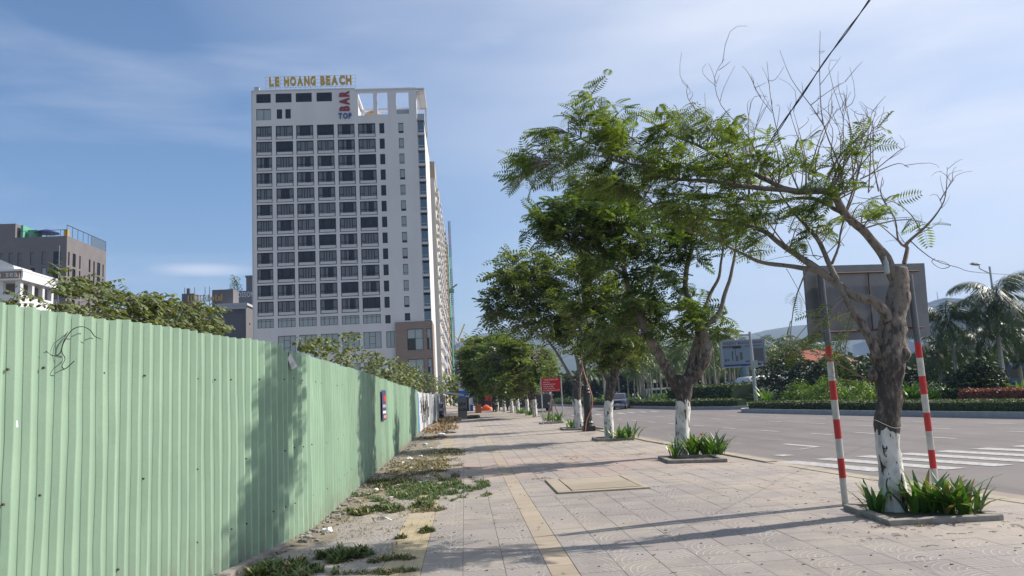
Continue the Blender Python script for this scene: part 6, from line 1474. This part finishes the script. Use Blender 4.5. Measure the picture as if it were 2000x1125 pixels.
# lamp over palms
p=AY(1963,745,49); X=float(p[0]); t=thing('street_lamp','tall grey street lamp with one arm reaching left above the palms','street lamp',(X,49,0)); tp=AY(1943,520,49)
q=MB(); q.tube([(X,49,0),(X,49,float(tp[2]))],[.1,.06],8); q.build('pole',m_steel,t)
e_p=AY(1903,516,49); q=MB(); q.tube([(X,49,float(tp[2])-.5),(X-.7,49,float(tp[2])-.1),(float(e_p[0])+.3,49,float(e_p[2]))],.035,6); q.build('arm',m_steel,t)
q=MB(); c=[float(e_p[0]),49,float(e_p[2])]; q.tube([(c[0]-.30,49,c[2]+.02),(c[0]-.1,49,c[2]+.03),(c[0]+.2,49,c[2]),(c[0]+.4,49,c[2]-.03)],[.03,.11,.11,.04],8); q.build('lamp_head',m_steel,t)
# house with red roof
p=AY(1560,700,98); X=float(p[0]); t=thing('red_roof_house','house with a bright red tiled hip roof showing above the dark trees','house',(X,98,0))
q=MB(); q.box(X-3.2,X+7,98,104,-.3,3.9); q.build('wall',m_white,t)
q=MB(); q.poly([(X-3.8,97.5,3.8),(X+7.5,97.5,3.8),(X+5,100.5,5.6),(X-.9,100.5,5.6)]); q.poly([(X-3.8,104.5,3.8),(X-3.8,97.5,3.8),(X-.9,100.5,5.6)]); q.poly([(X+7.5,97.5,3.8),(X+7.5,104.5,3.8),(X+5,100.5,5.6)]); q.poly([(X+7.5,104.5,3.8),(X-3.8,104.5,3.8),(X-.9,100.5,5.6),(X+5,100.5,5.6)]); q.build('roof',m_roofred,t)
# ------------------------------------------------------------------ shrubs behind the hoarding
def spray_shrub(label,sprays,n,leaf,seed,mat_=m_leafD):
    """sprays: (x,y,X,rx_px,ry_px,n) pixel blobs on the plane X; leaves hang in rows along horizontal shoots"""
    rg=random.Random(seed); p0=AX(sprays[0][0],sprays[0][1],sprays[0][2]); base=(float(p0[0]),float(p0[1]),0); t=thing('broad_leaf_shrub',label,'shrub',base)
    q=MB(); P_=[];D_=[];tw=MB(); st_=[]
    for (x,y,X,rx,ry,n) in sprays:
        n=int(n*1.55)
        c=AX(x,y,X); q.tube([(base[0],base[1],0),(base[0]*.4+c[0]*.6,base[1]*.4+c[1]*.6,c[2]*.6),(c[0],c[1],c[2]-.4)],[.035,.015,.006],5)
        for _ in range(n):
            a=rg.uniform(-1,1); b=rg.uniform(-1,1)
            if a*a+b*b>1: continue
            A=AX(x+a*rx,y+b*ry,X-rg.uniform(0,1.0)); az=rg.uniform(-.6,.6)+(math.pi/2 if rg.random()<.6 else -math.pi/2); L_=rg.uniform(.25,.55)
            d=np.array([math.cos(az)*.6,math.sin(az),rg.uniform(-.1,.3)]); d/=np.linalg.norm(d); B=A+d*L_; tw.tube([A,B],[.006,.002],3,cap=False)
            m=rg.randint(5,9)
            for j in range(m):
                u=j/m; s=1 if j%2 else -1; sd=np.cross(d,[0,0,1]); P_.append(A+(B-A)*u); D_.append(sd*s*.8+d*.5+np.array([0,0,-.25-.5*rg.random()]))
    q.build('stem',m_twig,t); tw.build('twigs',m_twig,t)['kind']='stuff'
    X_,Y_,Z_=frames(np.array(D_),.25); V,F=place(BLEAF_V,BLEAF_F,np.array(P_)-np.array(base),X_,Y_,Z_,leaf*RS.uniform(.7,1.25,len(P_)))
    link('foliage',fastmesh('foliage',V,F,mat_),t)['kind']='stuff'; return t
spray_shrub('broad leafed shrub with two long shoots over the near hoarding',[(185,630,-5.2,60,22,70),(130,570,-5.4,26,16,10),(110,528,-5.5,12,6,4),(140,545,-5.4,22,12,9),(165,560,-5.4,25,12,12),(200,570,-5.4,26,22,24),(120,600,-5.4,24,12,10),(150,615,-5.3,40,18,30),(230,600,-5.2,45,28,60),(60,620,-5.4,25,12,12),(100,628,-5.3,50,12,20),(15,592,-5.4,10,6,4),(50,578,-5.5,16,4,5)],0,.080,1)
spray_shrub('broad leafed shrub in the middle behind the near hoarding',[(280,620,-5.2,55,32,100),(330,620,-5.2,60,32,100),(380,620,-5.2,55,28,80),(290,590,-5.2,50,20,44),(230,575,-5.3,30,14,16),(370,650,-5.0,60,16,40),(415,605,-5.4,26,8,10),(430,640,-5.2,26,12,14),(405,630,-5.2,30,16,20)],0,.088,2)
spray_shrub('broad leafed shrub right of the torn sheet, tall sprays before the hotel',[(620,675,-3.6,35,14,34),(660,690,-3.6,40,20,50),(675,660,-3.9,32,10,14),(700,700,-3.6,45,22,66),(640,665,-3.8,20,6,6),(690,655,-3.9,20,8,7),(735,712,-3.6,30,18,40),(597,672,-3.6,20,6,9)],0,.10,3)
spray_shrub('long green shrub mass above the middle of the hoarding',[(760,722,-3.5,40,22,90),(730,700,-3.7,26,14,18),(790,730,-3.4,40,22,110),(740,735,-3.3,30,16,40),(775,705,-3.8,22,10,12)],0,.14,4)
spray_shrub('dense green shrub mass above the far hoarding near the street end',[(820,742,-3.4,32,20,170),(845,752,-3.3,26,16,150),(868,760,-3.2,20,13,130),(800,735,-3.4,25,18,70),(885,766,-3.1,10,8,40)],0,.17,5)
# ------------------------------------------------------------------ weeds, litter, rubble along the fence
def tuft_patch(name,label,x,y,rx,ry,n,h,material,cat='weeds',dry=0.,bl=(.012,.5)):
    """rx, ry in metres; sprigs of small leaves or dry blades"""
    c=G(x,y); base=(float(c[0]),float(c[1]),0.); tv,tf=blade_template(.5,.09)
    P_=[];s_=[]
    for _ in range(n):
        while True:
            a,b=uni(-1,1),uni(-1,1)
            a*=1.35; b*=1.35
            g_=noise.noise(Vector((a*rx*3.2+x,b*ry*1.5+y,0)))+.6*noise.noise(Vector((a*rx*9+x,b*ry*5+y,4)))
            if g_+.42-(a*a+b*b)*.62>0: break
        edge=max(.25,min(1,.35+g_+.5*(1-a*a-b*b))); P_.append((a*rx,b*ry,0)); s_.append(h*edge*uni(.5,1.2))
    P_=np.array(P_); n=len(P_); parts=[]
    A=RS.uniform(0,6.28,n); B=RS.uniform(.05,1.1,n)
    X=np.stack([np.cos(A)*np.cos(B),np.sin(A)*np.cos(B),-np.sin(B)],1); Z=np.stack([np.cos(A)*np.sin(B),np.sin(A)*np.sin(B),np.cos(B)],1); Y=np.cross(Z,X)
    parts.append(place(tv,tf,P_,X,Y,Z,s_)); nb_=len(parts[0][1])
    V,F=join(parts); mi=None; me=fastmesh(name,V,F,[material,m_weedd])
    per=len(tf); mi=np.repeat((RS.uniform(0,1,n)<dry).astype(int),per); me.polygons.foreach_set('material_index',mi.astype(np.int32))
    o=link(name,me,None,base); tag(o,label,cat,kind='stuff'); return o
m_w1=m_weed
tuft_patch('weed_patch','dark green weeds at the fence foot in the lower left corner',545,1118,.62,.40,2080,0.145,m_weed,dry=.12)
tuft_patch('weed_patch','thick dark green weed clump on the tiles near the lower edge',675,1088,.32,.32,1440,0.16,m_weed,dry=.1)
tuft_patch('weed_patch','sparse flat weeds right of the thick clump',770,1093,.30,.14,800,0.072,m_weed,dry=.35)
tuft_patch('weed_patch','low weeds along the lower edge of the photo',760,1118,.42,.12,672,0.072,m_weed,dry=.3)
tuft_patch('weed_patch','small dark tuft on the yellow tactile strip',828,1040,.19,.14,672,0.087,m_weed,dry=.1)
tuft_patch('weed_patch','tiny tuft left of the tactile strip',776,1052,.11,.08,256,0.072,m_weed,dry=.3)
tuft_patch('weed_patch','long green weed band lying across the tiles from the fence',745,997,.85,.42,2400,0.131,m_weed,dry=.15)
tuft_patch('weed_patch','reddish weed end reaching over the tactile strip',838,998,.24,.26,672,0.072,m_weed,dry=.5)
tuft_patch('weed_patch','large bright creeping green patch beside the fence',835,957,1.15,1.75,11000,0.102,mat('creeper_green',(.085,.14,.045),.6,island=.4,trans=.2),dry=.08)
tuft_patch('weed_patch','dark weeds under the fence behind the bright green patch',765,945,.5,.9,2240,0.145,m_weed,dry=.3)
tuft_patch('dry_grass','brown dry grass stretch in the fence shadow',820,912,.9,2.6,5760,0.095,m_weed,cat='grass',dry=.5)
tuft_patch('dry_grass','rusty dry weeds further along the fence',870,884,.7,2.2,3520,0.087,m_weed,cat='grass',dry=.5)
tuft_patch('dry_grass','round tan tuft of dry grass at the fence end',848,856,.5,.7,1100,.17,m_weedd,cat='grass',dry=1)
tuft_patch('dry_grass','thin dry weeds by the far white fence',862,838,.9,6,2880,0.232,m_weedd,cat='grass',dry=1)
tuft_patch('dry_grass','dry weeds below the graffitied fence',872,822,1.0,9,2400,0.362,m_weedd,cat='grass',dry=1)
for (x,y,rx,ry,lb) in ((1240,888,.38,.25,'dry leaf litter on the tiles left of the second tree'),(1275,862,.45,.5,'dry leaf litter by the kerb beyond the third tree'),(1055,872,.5,1.0,'dry leaves scattered mid sidewalk'),(1070,935,.35,.2,'dry straw lying by the corner of the cover slab'),(1120,893,.5,.7,'dry leaf patch beyond the cover slab'),(1190,868,.7,.8,'dry leaf litter around the third planter'),(1160,843,.8,1.0,'dry leaves around the lamp post foot'),(1150,848,.5,.6,'dry leaves before the lamp post'),(1085,832,.9,1.5,'dry leaves before the notice board'),(960,880,.4,.5,'small dry leaf patch mid sidewalk'),(920,845,.8,3,'dry leaves on the left of the far sidewalk')):
    tuft_patch('leaf_litter',lb,x,y,rx,ry,260,.045,m_weedd,cat='leaves',dry=1)
tuft_patch('leaf_litter','brown twigs and leaves along the near planter kerb',1790,1026,.55,.12,420,.04,m_weedd,cat='leaves',dry=1)
tuft_patch('leaf_litter','brown debris along the left corner of the near planter',1690,1008,.22,.25,200,.04,m_weedd,cat='leaves',dry=1)
tuft_patch('weed_scatter','thin scattered dry weeds and litter all along the strip beside the hoarding',800,925,1.25,9,9000,.07,m_weed,cat='weeds',dry=.7)
tuft_patch('weed_scatter','thin scattered weeds on the dusty tiles near the hoarding foot',660,1030,.7,1.6,1500,.035,m_weed,cat='weeds',dry=.5)
# loose twigs, chips and pebbles on the near tiles
q=MB()
for _ in range(420):
    y=7+abs(RS.normal(0,1))*7; x=uni(-1.8,min(6.6,curbx(y)-.3)); r_=uni(.003,.010)
    q.box(x-r_,x+r_*uni(.6,2.2),y-r_,y+r_,.002,.004+r_*uni(.4,1))
o=q.build('pebbles',m_rock); tag(o,'small pebbles and grit scattered over the sidewalk tiles','pebbles',kind='stuff')
q=MB()
for _ in range(170):
    y=7.2+abs(RS.normal(0,1))*6; x=uni(-1.5,min(6.6,curbx(y)-.3))
    if random.random()<.5: x,y=4.6+uni(-.6,1.8),9.0+uni(-.7,.25)
    a=uni(0,6.28); l_=uni(.03,.11); q.tube([(x,y,.006),(x+math.cos(a)*l_*.5,y+math.sin(a)*l_*.5,.010),(x+math.cos(a+.4)*l_,y+math.sin(a+.4)*l_,.006)],.0025,3)
tag(q.build('fallen_twigs',m_rust),'short brown twigs fallen around the near planter and tiles','twigs',kind='stuff')
def crumple(loc,s,sq=.6,sub=2,seed=0,j=.35):
    bm=bmesh.new(); bmesh.ops.create_icosphere(bm,subdivisions=sub,radius=1)
    for v in bm.verts:
        k=1+j*noise.noise(v.co*2.1+Vector((seed,0,0)))+j*.5*noise.noise(v.co*5+Vector((seed,0,0))); v.co=Vector((v.co.x*s*k,v.co.y*s*k*uni(.9,1.1),v.co.z*s*sq*k))
    me=bpy.data.meshes.new('c'); bm.to_mesh(me); bm.free(); o=bpy.data.objects.new('c',me); COL.objects.link(o); o.location=(loc[0],loc[1],loc[2]+s*sq*.6); WL[o.name]=Vector(loc); return o
lit=[((700,982),.055,'rounded stone at the fence foot by the weed band',m_rock,'stone'),((594,1060),.06,'upper of two brown rocks under the sheet fence edge',m_rock,'rock'),((602,1052),.055,'grey rock wedged beside the brown one at the fence foot',m_conc,'rock'),((850,955),.03,'white scrap on the bright green creeper',m_litter,'litter'),((900,963),.025,'small white lid at the edge of the creeping weeds',m_litter,'litter'),((800,898),.09,'crumpled pale plastic bag in the dry grass by the fence',m_litter,'plastic bag'),((822,893),.07,'smaller white plastic scrap right of the pale bag',m_litter,'plastic bag'),((880,846),.35,'grey rubbish heap beside the tan grass tuft',m_rock,'rubbish heap'),((862,850),.22,'pale crumpled sheet in the rubbish beside the fence',m_litter,'plastic sheet'),((830,870),.1,'bluish plastic scrap at the fence foot',mat('pale_blue_plastic',(.35,.42,.5),.5),'plastic bag'),((925,817),.6,'dark low heap of dirt right of the graffitied slab',m_soil,'dirt heap'),((890,932),.10,'dark twiggy debris at the edge of the tree shadow',m_soil,'debris'),((735,958),.05,'white bit at the fence foot before the dark weeds',m_litter,'litter'),((1136,831),.05,'white plastic scrap at the fourth planter',m_litter,'litter'),((640,1040),.07,'crumpled grey plastic at the fence foot',m_litter,'plastic bag')]
for k,((x,y),s,lb,m_,ct) in enumerate(lit):
    p=G(x,y); o=crumple((float(p[0]),float(p[1]),0),s,.6 if s<.2 else .3,2,k*3.3,.7 if 'crumpl' in lb or 'bag' in lb else .35); o.name=ct.replace(' ','_'); o.data.materials.append(m_); tag(o,lb,ct)
# rubble strip right under the fence
q=MB(); 
for _ in range(900):
    y=7.5+random.random()**1.7*50; x=-2.18+uni(0,.35)*random.random()
    if y<10.3: x=-2.75+(y-8.2)*.17+uni(0,.3)*random.random()
    s=uni(.008,.035); a=uni(0,3); M_=Matrix.Translation((x,y,s*.5))@Matrix.Rotation(a,4,'Z')@Matrix.Rotation(uni(-.4,.4),4,'X'); q.box(-s,s*uni(.5,1.4),-s,s*.8,-s*.6,s*.7,M_)
tag(q.build('rubble_strip',m_rock),'small rubble lying along the foot of the hoarding','rubble',kind='stuff')
q=MB()
for _ in range(160):
    y=12+random.random()*45; x=-2.1+uni(0,1.3); s=uni(.015,.05); M_=Matrix.Translation((x,y,.03))@Matrix.Rotation(uni(0,3),4,'Z')@Matrix.Rotation(uni(-.7,.7),4,'X'); q.box(-s,s,-s*.7,s*.7,-.003,.003,M_)
tag(q.build('litter_scraps',m_litter),'white paper and plastic scraps strewn in the weeds by the fence','litter',kind='stuff')
a=G(735,1003,.05);b=G(748,1008,.08);c_=G(765,1016,.01); wire([tuple(a),tuple(b),tuple(c_)],.009,'bent white plastic tube lying on the tiles by the weed band','plastic_tube','tube',m_white)
# pale concrete foot under the near fence
q=MB(); q.prism([(-3.6,3.5),(-2.62,8.4),(-2.35,10.3),(-2.25,10.3),(-2.5,8.4),(-3.5,3.5)][::-1],-.02,.05); tag(q.build('fence_footing',m_rock),'rough concrete footing below the near hoarding','footing')
# a dark tree top over the street end (left of far trees)
# ------------------------------------------------------------------ haze
q=MB(); q.box(-1700,3800,-200,3900,-1.3,420)
hz_=bpy.data.materials.new('haze'); hz_.use_nodes=True; tt=hz_.node_tree; tt.nodes.clear(); vo=tt.nodes.new('ShaderNodeVolumePrincipled'); ou=tt.nodes.new('ShaderNodeOutputMaterial'); tt.links.new(vo.outputs[0],ou.inputs['Volume'])
vo.inputs['Color'].default_value=(.50,.66,.98,1); vo.inputs['Density'].default_value=.00022; vo.inputs['Anisotropy'].default_value=.1
hz_o=q.build('haze',hz_); hz_o['kind']='stuff'
